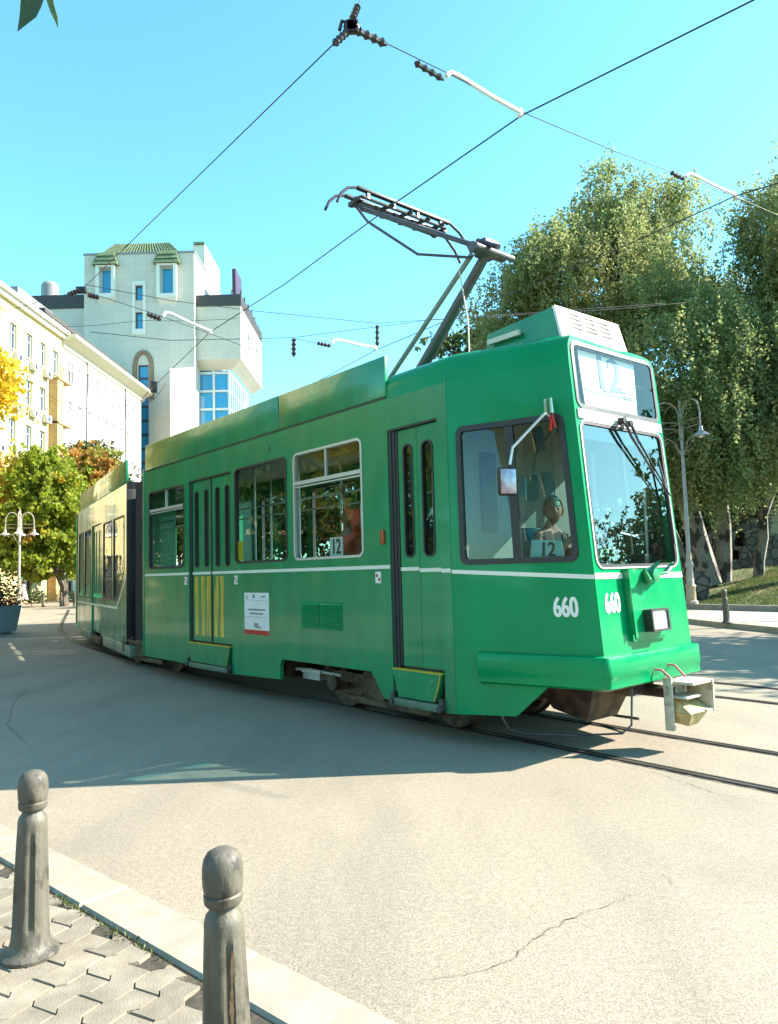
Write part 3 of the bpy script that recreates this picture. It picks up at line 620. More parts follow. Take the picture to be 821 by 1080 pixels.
mb = MB(); mb.panel(out, nich, lambda a, b, k: (a, SY+.5*k, b)); mb.box(SP(740, 600)[0], SP(821, 600)[0]+6, SY+.6, SY+.7, .9, 2.6)
fixp(mb.build('wall', STONEM, sw), sw)
mb = MB(); pts = [SP(745, 572), SP(792, 544), SP(816, 544)]
for a, b_ in zip(pts, pts[1:]): mb.hexa([(a[0], SY-.15, a[1]), (b_[0], SY-.15, b_[1]), (b_[0], SY+.65, b_[1]), (a[0], SY+.65, a[1]), (a[0], SY-.15, a[1]+.2), (b_[0], SY-.15, b_[1]+.2), (b_[0], SY+.65, b_[1]+.2), (a[0], SY+.65, a[1]+.2)])
fixp(mb.build('coping', mat('dark_coping', (.10, .09, .08), .85, var=.3), sw), sw)
hb = empty('garden_house', (20, 38, 1.3), 0, 'beige rendered house wall partly hidden behind the stone wall at right', 'building')
a = at(780, 600, 38); z1 = at(800, 523, 38).z
mb = MB(); mb.box(a.x-2, a.x+14, 38, 44, 1, z1+2.5); fixp(mb.build('wall', mat('beige_render', (.33, .26, .17), .85, var=.1), hb), hb)
mb = MB(); mb.box(a.x-2.1, a.x+14, 37.8, 37.95, z1-.1, z1+.12); fixp(mb.build('string_course', TRIMW, hb), hb)
sb = MB(); a = at(736, 617, 24.5); sb.box(a.x-.35, a.x+.35, 24.4, 24.9, .3, a.z+.45, .06)
tag(sb.build('stone_block', STONEM), 'small pale stone block on the lawn beside the lamp base', 'stone')

# ================================================================== TREES
def limb(mb, p0, p1, r0_, r1_, wob=.3, k=6):
    pts = []
    for i in range(k+1):
        t = i/k; q = Vector(p0).lerp(Vector(p1), t); q += Vector((random.gauss(0, wob), random.gauss(0, wob), random.gauss(0, wob*.5)))*math.sin(math.pi*t); pts.append(q)
    mb.tube(pts, [r0_+(r1_-r0_)*i/k for i in range(k+1)], 7); return pts
def crown_pts(lobes, nclump, nstrand, nleaf, droop, spread=.5, shell=.55):
    P = []; C_ = []
    vol = np.array([l[3]*l[4]*l[5] for l in lobes])**(2/3); vol /= vol.sum()
    for k in range(nclump):
        l = lobes[rng.choice(len(lobes), p=vol)]
        v_ = rng.normal(size=3); v_ /= np.linalg.norm(v_); rr = shell+(1.08-shell)*rng.random()**.7
        c_ = np.array([l[0]+v_[0]*l[3]*rr, l[1]+v_[1]*l[4]*rr, l[2]+v_[2]*l[5]*rr]); C_.append(c_)
        rad = rng.uniform(.6, 1.3)*spread
        for s2 in range(nstrand):
            p = c_+rng.normal(size=3)*rad*np.array([1, 1, .7]); lat = .2 if droop > .8 else .35; dv = np.array([v_[0]*lat+rng.normal()*lat*.7, v_[1]*lat+rng.normal()*lat*.7, -1.0*droop+rng.normal()*.25*(1 if droop else 3)])
            ln = rng.uniform(.3, 1.0)*(1.7 if droop > .8 else (1.1 if droop else .6))
            tt = rng.random((nleaf, 1))*ln
            P.append(p+dv*tt+rng.normal(size=(nleaf, 3))*.05)
    return np.concatenate(P), C_
def tree(name, label, lobes, base, trunks, nclump, nstrand, nleaf, size, lm, bark, droop, group=None, spread=.5, shell=.55, aspect=.6):
    root = empty(name, base, 0, label, 'tree', group)
    P, C_ = crown_pts(lobes, nclump, nstrand, nleaf, droop, spread, shell)
    leaf_mesh('crown', P-np.array(base), size, lm, root, aspect)
    mb = MB(); tops_ = []
    for (dx, dy, h, r_, lx, ly) in trunks:
        pts = limb(mb, (dx, dy, -.3), (dx+lx, dy+ly, h), r_, r_*.35, .12, 9); tops_ += pts[3:]
    sel = rng.choice(len(C_), min(len(C_), 70), replace=False)
    for i in sel:
        c_ = Vector(C_[i]-np.array(base)); cand = [t for t in tops_ if t.z < c_.z-.2] or tops_; t_ = min(cand, key=lambda t: (t-c_).length)
        limb(mb, t_, c_, .07, .015, .18, 5)
    mb.build('trunk', bark, root, fix=False); return root
def lob(px, py, rx, ry, Y, dy=0, depth=None):
    a = at(px, py, Y+dy); s2 = (Y+dy)/780; return (a.x, Y+dy, a.z, rx*s2, depth or rx*s2, ry*s2)
BL1 = leafmat('birch_leaf', (.17, .22, .08), (.29, .33, .13), (.34, .34, .13), .35, .48, .66, .55)
BL2 = leafmat('dark_leaf', (.03, .06, .02), (.07, .11, .03), None, trans=.3)
BY = 27.0
RL0 = leafmat('park_leaf', (.05, .09, .02), (.11, .15, .035), None, trans=.35)
tree('birch_tree', 'tall weeping birch with long drooping foliage directly behind the tram front',
     [lob(645, 208, 38, 38, BY), lob(575, 268, 40, 45, BY, -1), lob(695, 238, 42, 52, BY, 1), lob(630, 290, 80, 60, BY), lob(545, 325, 34, 60, BY, 1), lob(535, 370, 28, 40, BY, .5), lob(690, 370, 95, 80, BY, -1.5), lob(750, 435, 58, 60, BY, -3), lob(600, 390, 70, 70, BY), lob(735, 462, 72, 42, BY, -1.5), lob(800, 455, 42, 48, BY, -2), lob(785, 365, 38, 42, BY, 1), lob(745, 320, 30, 40, BY, 0)],
     (11.6, BY, 1.1), [(0, 0, 12.5, .42, -3.2, .2), (.6, .3, 10, .30, .6, -.3), (-.5, .4, 9, .26, -3.4, 0), (1.6, -.3, 7, .2, 1.0, 0)], 640, 18, 26, .12, BL1, BIRCH, 1.0, 'birch trees beyond the road', spread=.42, shell=.62)
tree('birch_tree', 'second weeping birch cut off by the right edge of the picture',
     [lob(830, 230, 42, 60, 24), lob(832, 300, 34, 50, 24, 1), lob(858, 385, 56, 80, 24)],
     (15.3, 25, 1.1), [(0, 0, 12, .3, -.3, 0), (.5, .2, 9, .2, 1.6, .3)], 250, 17, 25, .115, BL1, BIRCH, 1.0, 'birch trees beyond the road', spread=.42, shell=.6)
tree('evergreen_tree', 'dark dense tree behind the birch trunks beside the stone wall',
     [lob(760, 470, 90, 70, 34), lob(680, 480, 70, 90, 36), lob(540, 400, 60, 50, 36, 2), lob(820, 470, 60, 60, 36), lob(700, 560, 60, 40, 34), lob(770, 545, 30, 25, 34), lob(560, 500, 70, 55, 36), lob(600, 560, 80, 40, 36), lob(640, 470, 60, 60, 36)],
     (13.0, 35, 1.3), [(0, 0, 9, .4, -.3, 0), (2.4, .5, 7, .3, .6, 0), (-3, 1, 7, .3, -.8, 0), (.8, -1.6, 5, .22, -.5, 0)], 430, 16, 14, .24, BL2, BARK, .4, spread=.8, shell=.2)
tree('broadleaf_tree', 'broad green tree farther back seen left of the birch under the pantograph',
     [lob(515, 350, 22, 16, 46), lob(545, 375, 40, 25, 46), lob(480, 372, 22, 10, 46), lob(600, 400, 60, 40, 46)],
     (8, 46, 0), [(0, 0, 9, .3, 0, 0)], 90, 16, 14, .3, leafmat('olive_leaf', (.06, .10, .02), (.12, .15, .04)), BARK, .2, spread=.7)
for i, (px_, Y_, top_, rx_, lab) in enumerate(((250, 58, 500, 40, 'round green park tree seen only through the middle windows of the tram'), (330, 55, 482, 45, 'green park tree seen through the window with the number card'), (410, 57, 470, 50, 'dark green park tree seen through the front door panes'), (480, 52, 470, 45, 'green park tree directly behind the driver cabin, seen through its windows'), (190, 66, 520, 35, 'small green park tree farthest down the road, behind the tram'))):
    b_ = at(px_, 600, Y_); h_ = (605-top_)/2
    tree('park_tree', lab, [lob(px_, top_+h_*.75, rx_, h_*.8, Y_), lob(px_-rx_*.5, top_+h_, rx_*.7, h_*.7, Y_), lob(px_+rx_*.6, top_+h_*1.1, rx_*.7, h_*.6, Y_)], (b_.x, Y_, 0), [(0, 0, 5, .25, 0, 0)], 110, 14, 11, .34, BL2 if i % 2 else RL0, BARK, .2, 'park trees behind the tram', spread=.8, shell=.2)
# trees beyond the right edge of the view: they shade the road and show in the windscreen
RL = leafmat('street_leaf', (.05, .09, .02), (.10, .15, .03), None, trans=.35)
for i, (x, y, h, rr, lab) in enumerate(((15.5, 13.5, 9.5, 3.0, 'rounded green street tree right of the road, nearest to the second track'), (27, 12.5, 7.0, 2.6, 'rounded green street tree right of the road, farther off and level with the tram front'), (31.0, 7.0, 6.5, 2.6, 'rounded green street tree right of the road, nearest to the near pavement'))):
    tree('street_tree', lab, [(x, y, h*.62, rr, rr, h*.34), (x+.8, y+.6, h*.5, rr*.8, rr*.8, h*.25)], (x, y, 0), [(0, 0, h*.7, .18, 0, 0)], 150, 14, 12, .2, RL, BARK, .3, 'street trees right of the road', spread=.7, shell=.3)
# left street trees
MAPLE = leafmat('maple_leaf', (.15, .23, .02), (.34, .36, .04), (.50, .30, .04), .45, .57, .66, .55)
MAPR = leafmat('russet_leaf', (.36, .18, .04), (.50, .27, .06), (.20, .24, .04), .5, .52, .62, .45)
GRN2 = leafmat('grey_green_leaf', (.06, .09, .035), (.12, .15, .06), None, trans=.35)
YEL = leafmat('yellow_leaf', (.62, .42, .02), (.75, .52, .04), (.45, .33, .03), .9, .5, .7, .55)
tree('maple_tree', 'green maple with orange patches beside the double street lamp at left',
     [lob(45, 510, 36, 30, 46), lob(22, 535, 30, 28, 46), lob(55, 545, 34, 34, 46, -1), lob(12, 575, 22, 22, 46), lob(50, 585, 36, 22, 46), lob(40, 490, 16, 14, 46)], (at(69, 620, 46).x, 46, 0),
     [(0, 0, 6.5, .28, -.9, 0)], 210, 16, 12, .27, MAPLE, BARK, .1, 'street trees along the left side', spread=.55, shell=.4, aspect=.8)
tree('maple_tree', 'russet tree next to the tail of the tram',
     [lob(96, 492, 22, 22, 56), lob(84, 520, 24, 30, 56), lob(100, 550, 20, 30, 56)], (at(92, 620, 56).x, 56, 0), [(0, 0, 6.5, .25, 0, 0)], 90, 14, 11, .27, MAPR, BARK, .1, 'street trees along the left side', spread=.5, shell=.4, aspect=.8)
tree('broadleaf_tree', 'grey green tree in front of the white office block',
     [lob(100, 480, 22, 14, 60), lob(112, 500, 18, 20, 60), lob(88, 478, 12, 10, 60)], (at(105, 620, 60).x, 60, 0), [(0, 0, 8.5, .25, 0, 0)], 50, 13, 9, .3, GRN2, BARK, .1, 'street trees along the left side', spread=.5, shell=.35)
tree('maple_tree', 'bright yellow autumn tree whose branches enter at the left edge',
     [lob(-20, 397, 18, 22, 19), lob(-34, 395, 22, 30, 19), lob(-75, 380, 45, 60, 19), lob(-90, 450, 50, 50, 19)], (at(-110, 620, 19).x, 19, 0), [(0, 0, 6, .2, .8, 0)], 230, 16, 13, .14, YEL, BARK, .5, 'street trees along the left side', spread=.35, shell=.35, aspect=.8)
for x, y, lab in ((-18, 10, 'green and orange street tree nearest the near pavement, outside the view'), (-19, 16, 'green street tree second from the near pavement, outside the view'), (-19.5, 22, 'green street tree third from the near pavement, outside the view')):
    tree('maple_tree', lab, [(x, y, 4.6, 2.9, 3.2, 3.2), (x+.6, y, 6.6, 2.0, 2.4, 1.8)], (x, y, 0), [(0, 0, 5, .2, 0, 0)], 130, 14, 12, .24, MAPLE if y < 12 else RL, BARK, .3, 'street trees along the left side', spread=.6, aspect=.8)
# leaves hanging in at the top left
lf = empty('leaf_sprig', onpl(35, -12, (0, 1.6, 0), (0, 1, 0)), 0, 'dark green leaf tips hanging into the top left corner', 'leaves')
def leafshape(pts, tip, nm, matl):
    LY = 1.6; base_ = lf.location; P_ = [at(px, py, LY)+Vector((0, .0, 0)) for i, (px, py) in enumerate(pts)]
    q = MB(); m_ = len(P_); V = [p-base_ for p in P_]; c_ = sum(V, Vector())/m_+Vector((0, .004, 0)); V += [c_]
    V2 = [v+Vector((0, .0012, 0)) for v in V]; k = m_+1
    q.add(V+V2, [(i, (i+1) % m_, m_) for i in range(m_)]+[(k+(i+1) % m_, k+i, k+m_) for i in range(m_)]+[(i, k+i, k+(i+1) % m_, (i+1) % m_) for i in range(m_)]); q.build('leaf', matl, lf, sharp=60)
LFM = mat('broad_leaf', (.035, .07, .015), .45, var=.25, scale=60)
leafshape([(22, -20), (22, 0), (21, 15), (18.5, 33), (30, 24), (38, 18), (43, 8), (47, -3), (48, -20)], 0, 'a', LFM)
leafshape([(47, -16), (49, 0), (53, 12), (58, 22), (62, 31), (61, 18), (57, 4), (55, -16)], 0, 'b', mat('lit_leaf', (.11, .17, .03), .45, var=.25, scale=60))  # second leaf: same green brightened in its colour, as if sunlit
q = MB(); q.tube([Vector((0, 0, -.01)), Vector((.01, 0, .05)), Vector((.02, 0, .12))], .0018, 6); q.build('twig', BARK, lf)
# ================================================================== TRAM
tram = empty('tram', O, TA, 'green articulated tram number 660 on route 12 turning on its rails', 'tram')
TI = (Matrix.Translation(O) @ Matrix.Rotation(TA, 4, 'Z')).inverted()
def Lv(px, py, v): return TI @ onpl(px, py, Tw(0, v), n)                  # on a plane parallel to the side
CV = .395
def cu(z): return 2.290-.083*z                                            # leaning nose
def cab(s, z, off=0, far=False):                                           # cab side face, off = outwards
    t = s/1.32; p = Vector((.88+(cu(z)-.88)*t, CV*t, z)); p += Vector((.30, -.954, 0))*off
    if far: p.y = 2.2-p.y
    return p
def Lcab(px, py, off=0):
    B_ = Tw(.88, 0); nn_ = d*.30+n*(-.954)
    return TI @ onpl(px, py, B_+nn_*off, nn_)
def front(v, z, off=0): return Vector((cu(z)+off, v, z+.083*off))
def side(v0, th): return lambda a, b, k: (a, v0+th*k, b)
# ---- body walls
near_out = [(-6.45, .30), (-4.74, .30), (-4.74, 3.05), (-3.40, 3.05), (-3.40, .27), (-2.17, .31), (-2.17, .48), (-2.11, .56), (-.36, .56), (-.16, .31), (0.0, .29), (0.0, 3.06), (.745, 3.06), (.745, .27), (.88, .28), (.88, 3.38), (-6.45, 3.38)]
WA, WB, WC = (-6.28, 1.74, -4.90, 3.03), (-3.29, 1.76, -1.95, 3.06), (-1.80, 1.76, -.43, 3.06)
holes = [rrect(*w_, .09) for w_ in (WA, WB, WC)]
body = MB().panel(near_out, holes, side(0, .05))
far_out = [(-6.45, .30), (.88, .28), (.88, 3.38), (-6.45, 3.38)]
FW = [(-6.28, 1.74, -4.75, 3.05), (-4.6, 1.74, -3.3, 3.05), (-3.15, 1.74, -1.8, 3.05), (-1.65, 1.74, -.35, 3.05), (-.2, 1.74, .75, 3.05)]
body.panel(far_out, [rrect(*w_, .09) for w_ in FW], side(2.2, -.05))
body.box(-6.47, -6.45, .0, .55, .3, 3.38); body.box(-6.47, -6.45, 1.65, 2.2, .3, 3.38); body.box(-6.45, 0, .002, 2.198, 3.36, 3.40)
b_o = body.build('body', PAINT_D, tram)
cabp = MB(); cout = [(0, .28), (.55, .31), (.86, .60), (1.32, .62), (1.32, 3.38), (0, 3.38)]
CWIN = (.10, 1.64, 1.21, 2.93); ch = [rrect(*CWIN, .08)]
for far in (False, True): cabp.panel(cout, ch, lambda a, b, k, far=far: cab(a, b, -.045*k, far))
fo = [(CV, .62), (2.2-CV, .62), (2.2-CV, 3.38), (2.2-CV-.012, 3.53), (2.2-CV-.032, 3.58), (2.2-CV-.055, 3.605), (CV+.055, 3.605), (CV+.032, 3.58), (CV+.012, 3.53), (CV, 3.38)]
WS = (.435, 1.57, 1.765, 2.87); HD = (.435, 2.965, 1.765, 3.585)
cabp.panel(fo, [rrect(*WS, .10), rrect(*HD, .09)], lambda a, b, k: front(a, b, -.04*k))
# roof loft of the front section
ring = [(3.38, 0), (3.46, .004), (3.53, .014), (3.58, .032), (3.62, .06), (3.655, .105), (3.675, .16), (3.685, .25)]
V = []
for z, o_ in ring:
    f_ = 0 if z < 3.60 else (.015 if z < 3.63 else (.05 if z < 3.66 else (.10 if z < 3.68 else .19)))
    V += [(.0, o_, z), (.88, o_, z), (cu(z)-f_-.02, CV+o_-.006+.012*(o_ > 0), z), (cu(z)-f_, CV+.012+o_, z), (cu(z)-f_, 2.188-CV-o_, z), (cu(z)-f_-.02, 2.2-CV-o_+.006, z), (.88, 2.2-o_, z), (.0, 2.2-o_, z)]
F = []
for i in range(len(ring)-1):
    for k in range(8):
        k2 = (k+1) % 8
        if k == 3 and ring[i+1][0] <= 3.59: continue
        F.append((8*i+k, 8*i+k2, 8*(i+1)+k2, 8*(i+1)+k))
F.append(tuple(range(8*(len(ring)-1), 8*len(ring))))
cabp.add(V, F)
cab_o = cabp.build('cab', PAINT, tram, sharp=32)
# seams on the body
mb = MB(); mb.box(.872, .885, -.004, .03, .3, 3.44); mb.build('panel_joint', PAINT_D, tram)
# roof shroud
mb = MB()
for y0, y1 in ((-.012, .04), (2.16, 2.212)):
    for a, b_ in ((-6.42, -2.105), (-2.095, 0)): mb.box(a, b_, y0, y1, 3.415, 3.85, .012)
mb.box(-6.42, -6.38, .045, 2.155, 3.42, 3.80); mb.build('roof_shroud', PAINT_D, tram, label='tall green roof side panels')
mb = MB(); mb.box(-6.44, -.005, -.004, .02, 3.396, 3.414); mb.build('seam_gasket', BLACK, tram)
mb = MB(); mb.box(-5.9, -3.9, .5, 1.7, 3.41, 3.7, .03); mb.box(-3.4, -2.2, .5, 1.7, 3.41, 3.66, .03); mb.build('roof_equipment', GREY, tram)
# stripe
ST = mat('cream_stripe', (.72, .72, .64), .4, var=.04)
mb = MB()
for a, b_ in ((-6.45, -4.745), (-3.395, -.003)): mb.box(a, b_, -.004, .01, 1.628, 1.666)
mb.box(.75, .875, -.004, .01, 1.575, 1.612)
for far in (False, True): mb.panel([(0.005, 1.565), (1.318, 1.49), (1.318, 1.527), (0.005, 1.60)], [], lambda a, b, k, far=far: cab(a, b, .004-.01*k, far))
mb.panel([(CV+.004, 1.49), (2.196-CV, 1.47), (2.196-CV, 1.52), (CV+.004, 1.54)], [], lambda a, b, k: front(a, b, .004-.01*k)); mb.box(-6.45, .88, 2.19, 2.204, 1.628, 1.666)
mb.build('stripe', ST, tram)
# ---- windows
def frame_ring(mb, rc, w_, fn, r=.09, n_=5):
    o_ = rrect(*rc, r, n_); i_ = rrect(rc[0]+w_, rc[1]+w_, rc[2]-w_, rc[3]-w_, max(r-w_, .02), n_); mb.panel(o_, [i_], fn)
def side_window(rc, v0, sgn, bar=None, silver=False):
    mb = MB(); frame_ring(mb, rc, .028, lambda a, b, k: (a, v0-sgn*.008+sgn*.06*k, b)); wo_ = mb.build('window', ALU if silver else BLACK, tram)
    g_ = MB(); rr_ = rrect(rc[0]+.02, rc[1]+.02, rc[2]-.02, rc[3]-.02, .07); g_.panel(rr_, [], lambda a, b, k: (a, v0+sgn*.02, b), back=False); g_.build('pane', GLASS, wo_, fix=False)
    if bar:
        q = MB(); q.box(rc[0]+.03, rc[2]-.03, v0-sgn*.004, v0+sgn*.03, bar-.022, bar+.022); q.box(rc[0]+.03, rc[2]-.03, v0-sgn*.002, v0+sgn*.03, bar-.055, bar-.04); c_ = (rc[0]+rc[2])/2; q.box(c_-.012, c_+.012, v0-sgn*.004, v0+sgn*.03, bar+.023, rc[3]-.03); q.build('sliding_bar', ALU, wo_)
    return wo_
side_window(WA, 0, 1, 2.71); side_window(WB, 0, 1); side_window(WC, 0, 1, 2.69, True)
mb = MB(); mb.box(WC[0]+.02, WC[0]+.03, -.014, .0, 2.7, 3.0)
for w_ in FW: side_window(w_, 2.2, -1)
def text_mesh(body_, size, name, matl, parent, fn, sx=.72, off=.010, bold=0):
    cu_ = bpy.data.curves.new('t', 'FONT'); cu_.body = body_; cu_.size = size; cu_.offset = off*size; cu_.extrude = .002; cu_.align_x = 'CENTER'; cu_.align_y = 'CENTER'
    o = bpy.data.objects.new('t', cu_); COL.objects.link(o); dg = bpy.context.evaluated_depsgraph_get(); me = bpy.data.meshes.new_from_object(o.evaluated_get(dg)); bpy.data.objects.remove(o)
    vv = [v.co.copy() for v in me.vertices]; ff = [tuple(p.vertices) for p in me.polygons]; V_ = []; F_ = []; k_ = (.010 if bold else .006)*size
    for q, dx_ in enumerate((0, -k_, k_, -2*k_*bold, 2*k_*bold)):
        if (q > 2 and not bold) or (q and bold < 0): break
        F_ += [tuple(i+len(V_) for i in f) for f in ff]; V_ += [tuple(fn(v.x*sx+dx_, v.y, v.z-.0004*q)) for v in vv]
    me = bpy.data.meshes.new(name); me.from_pydata(V_, [], F_)
    me.name = name; me.materials.clear(); me.materials.append(matl); r_ = bpy.data.objects.new(name, me); COL.objects.link(r_)
    if parent: r_.parent = parent
    return r_
# route number in window C
pw = MB(); pw.box(-1.10, -.85, .028, .032, 1.78, 2.0); o_ = pw.build('route_number_plate', WHITE, tram, label='small white plate reading 12 in the side window')
text_mesh('12', .24, 'digits', BLACK, o_, lambda x, y, z: (-.975+x, .024-z, 1.888+y), .75, .01)
pw = MB(); pw.box(-3.26, -3.12, .026, .03, 1.80, 2.06); pw.build('ticket_validator', mat('validator_yellow', (.8, .5, .02), .5), tram)
# ---- doors
def door(u0, u1, z0, z1, slits, name='door', mt=PAINT_D, v=.035):
    mb = MB(); mb.panel([(u0, z0), (u1, z0), (u1, z1), (u0, z1)], [rrect(c-w_/2, 1.73, c+w_/2, 2.88, w_*.45) for c, w_ in slits], side(v, .035)); o_ = mb.build(name, mt, tram)
    for c, w_ in slits:
        q = MB(); frame_ring(q, (c-w_/2, 1.73, c+w_/2, 2.88), .018, lambda a, b, k: (a, v-.008+.05*k, b), r=w_*.45); q.build('pane_gasket', BLACK, o_)
        q = MB(); q.panel(rrect(c-w_/2+.01, 1.74, c+w_/2-.01, 2.87, w_*.4), [], lambda a, b, k: (a, v+.015, b), back=False); q.build('pane', GLASS, o_, fix=False)
    return o_
door(-4.67, -4.07, .66, 3.02, [(-4.53, .13), (-4.21, .13)]); door(-4.03, -3.43, .66, 3.02, [(-3.86, .13), (-3.57, .13)])
door(.13, .408, .66, 3.03, [(.275, .15)]); door(.413, .735, .66, 3.03, [(.56, .17)])
for grp_ in ([(-4.068, -4.032, .025, .07, .66, 3.02)], [(-4.74, -4.672, .02, .07, .3, 3.04), (-4.738, -3.402, .0, .05, 3.03, 3.048), (-3.428, -3.402, .03, .06, .3, 3.03)], [(.004, .045, .01, .07, .3, 3.04), (.04, .088, .02, .07, .3, 3.04), (.085, .125, .028, .07, .66, 3.04), (.004, .742, -.002, .05, 3.04, 3.056)]):
    mb = MB(); [mb.box(*g_) for g_ in grp_]; mb.build('door_seal', BLACK, tram)
mb = MB(); mb.box(-4.66, -4.075, .024, .034, 1.628, 1.666); mb.box(-4.025, -3.44, .024, .034, 1.628, 1.666); mb.box(.135, .405, .024, .034, 1.60, 1.637); mb.box(.416, .732, .024, .034, 1.585, 1.622); mb.build('door_stripe', ST, tram)
# yellow reflections painted as strips on the middle door
YS = mat('yellow_reflection_paint', (.58, .42, .03), .35, var=.35, scale=5, coat=.4, col2=(.03, .17, .07), c2s=4, c2lo=.48, c2hi=.66, stretch=(7, 1, .4))
mb = MB()
for a, b_ in ((-4.62, -4.50), (-4.40, -4.27), (-4.22, -4.09), (-3.98, -3.86), (-3.82, -3.70)): mb.box(a, b_, .0335, .0345, .74, 1.60)
mb.build('painted_door_reflection', YS, tram, label='yellow reflections painted in strips on the middle door')
# folding steps
def step(u0, u1, zt):
    a, b_ = u0+.02, u1-.02
    mb = MB(); mb.hexa([(a+.09, -.032, .36), (b_-.09, -.032, .36), (b_-.09, .05, .36), (a+.09, .05, .36), (a, -.03, zt), (b_, -.03, zt), (b_, .05, zt), (a, .05, zt)])
    o_ = mb.build('folding_step', PAINT_D, tram)
    mb = MB(); mb.box(u0+.03, u1-.03, -.05, .06, .27, .345, .015); mb.build('step_tread', mat('step_grey_green', (.10, .16, .11), .55, var=.3) if 'step_grey_green' not in bpy.data.materials else bpy.data.materials['step_grey_green'], o_)
    mb = MB(); mb.box(a, b_, -.034, .03, zt+.002, zt+.014); mb.tube([(b_-.005, -.034, zt), (b_-.03, -.035, zt-.1), (b_-.095, -.036, .37)], .006, 6); mb.build('yellow_edging', YELLOW, o_)
    mb = MB()
    for x, z in ((a+.12, zt-.06), (b_-.12, zt-.06), (a+.16, zt-.2), (b_-.16, zt-.2)): mb.lathe([(.009, 0), (.006, .006)], (x, -.036, z), 8, axis='y')
    mb.build('rivets', STEEL, o_)
    mb = MB()
    for x in (u0+.025, u1-.025): mb = MB(); mb.lathe([(.035, -.05), (.035, .03)], (x, -.02, .31), 10, axis='y'); mb.box(x-.025, x+.025, -.04, .04, .3, .40); mb.build('hinge', DGREY, o_)
step(-4.74, -3.40, .62); step(0.0, .745, .62)
for a, b_ in ((-4.74, -3.40), (0, .745)): mb = MB(); mb.box(a, b_, .06, .5, .3, .64); mb.build('step_well', BLACK, tram)
# stickers, louvre, indicator
mb = MB(); mb.box(-3.04, -2.41, -.004, .001, .83, 1.37); o_ = mb.build('notice_board', WHITE, tram, label='white notice with a red band along its bottom')
mb = MB(); mb.box(-3.04, -2.41, -.006, -.0045, .83, .89); mb.build('red_band', RED, o_)
mb = MB()
for (a, b_, z, h) in ((-2.98, -2.96, 1.28, .06), (-2.82, -2.76, 1.3, .045), (-2.6, -2.5, 1.31, .02), (-2.95, -2.5, 1.14, .022), (-2.9, -2.55, 1.09, .02), (-3.0, -2.45, 1.055, .004), (-2.78, -2.68, .94, .04), (-2.82, -2.62, .93, .008), (-2.75, -2.6, .915, .012), (-3.0, -2.45, 1.27, .003)): mb.box(a, b_, -.006, -.0045, z, z+h)
mb.build('print', GREY, o_)
mb = MB(); mb.box(-1.68, -.84, -.003, .002, .955, 1.275); o_ = mb.build('ventilation_grille', PAINT, tram); mb = MB()
for k in range(11):
    for a, b_ in ((-1.66, -1.28), (-1.25, -.86)): z = .98+k*.026; mb.hexa([(a, -.018, z-.004), (b_, -.018, z-.004), (b_, -.002, z-.002), (a, -.002, z-.002), (a, -.018, z), (b_, -.018, z), (b_, -.002, z+.014), (a, -.002, z+.014)])
mb.build('slats', PAINT, o_)
mb = MB(); mb.box(-.13, -.07, -.03, .0, 1.88, 2.03, .01); mb.build('side_indicator', mat('amber', (.35, .06, .01), .3), tram)
for k, (a, z) in enumerate(((-.20, 1.54), (-3.27, 1.54), (-4.85, 1.54))):
    mb = MB(); mb.box(a-.045, a+.045, -.004, .001, z-.06, z+.06); o_ = mb.build('pictogram_sticker', WHITE, tram); mb = MB()
    for x_, z_, c_ in ((-.02, .02, 0), (.02, -.02, 0)): mb.box(a+x_-.016, a+x_+.016, -.006, -.0045, z+z_-.016, z+z_+.016)
    mb.build('print', RED, o_)
mb = MB(); mb.box(-2.36, -2.34, -.006, 0, 3.16, 3.26, .002); mb.build('lamp_marker', DGREY, tram)
# ---- cab windows
for far in (False, True):
    mb = MB(); frame_ring(mb, CWIN, .05, lambda a, b, k, far=far: cab(a, b, .012-.05*k, far), r=.08); mb.panel([(.62, 1.68), (.70, 1.68), (.70, 2.89), (.62, 2.89)], [], lambda a, b, k, far=far: cab(a, b, .0-.03*k, far)); o_ = mb.build('cab_window', BLACK, tram)
    mb = MB(); mb.panel(rrect(CWIN[0]+.03, CWIN[1]+.03, CWIN[2]-.03, CWIN[3]-.03, .05), [], lambda a, b, k, far=far: cab(a, b, -.015, far), back=False); mb.build('pane', CABG, o_, fix=False)
pl = [(.775, 1.685), (1.08, 1.67), (1.05, 1.80), (.80, 1.825)]
mb = MB(); mb.panel([(.76, 1.67), (1.07, 1.655), (1.06, 1.825), (.79, 1.845)], [], lambda a, b, k: cab(a, b, -.03-.004*k)); o_ = mb.build('route_card', mat('pale_cyan_card', (.42, .78, .80), .5), tram, label='pale blue card reading 12 behind the cab window')
text_mesh('12', .17, 'digits', BLACK, o_, lambda x, y, z: cab(.93+x+.12*y, 1.748+y-.05*x, -.026+z), .85, .01)
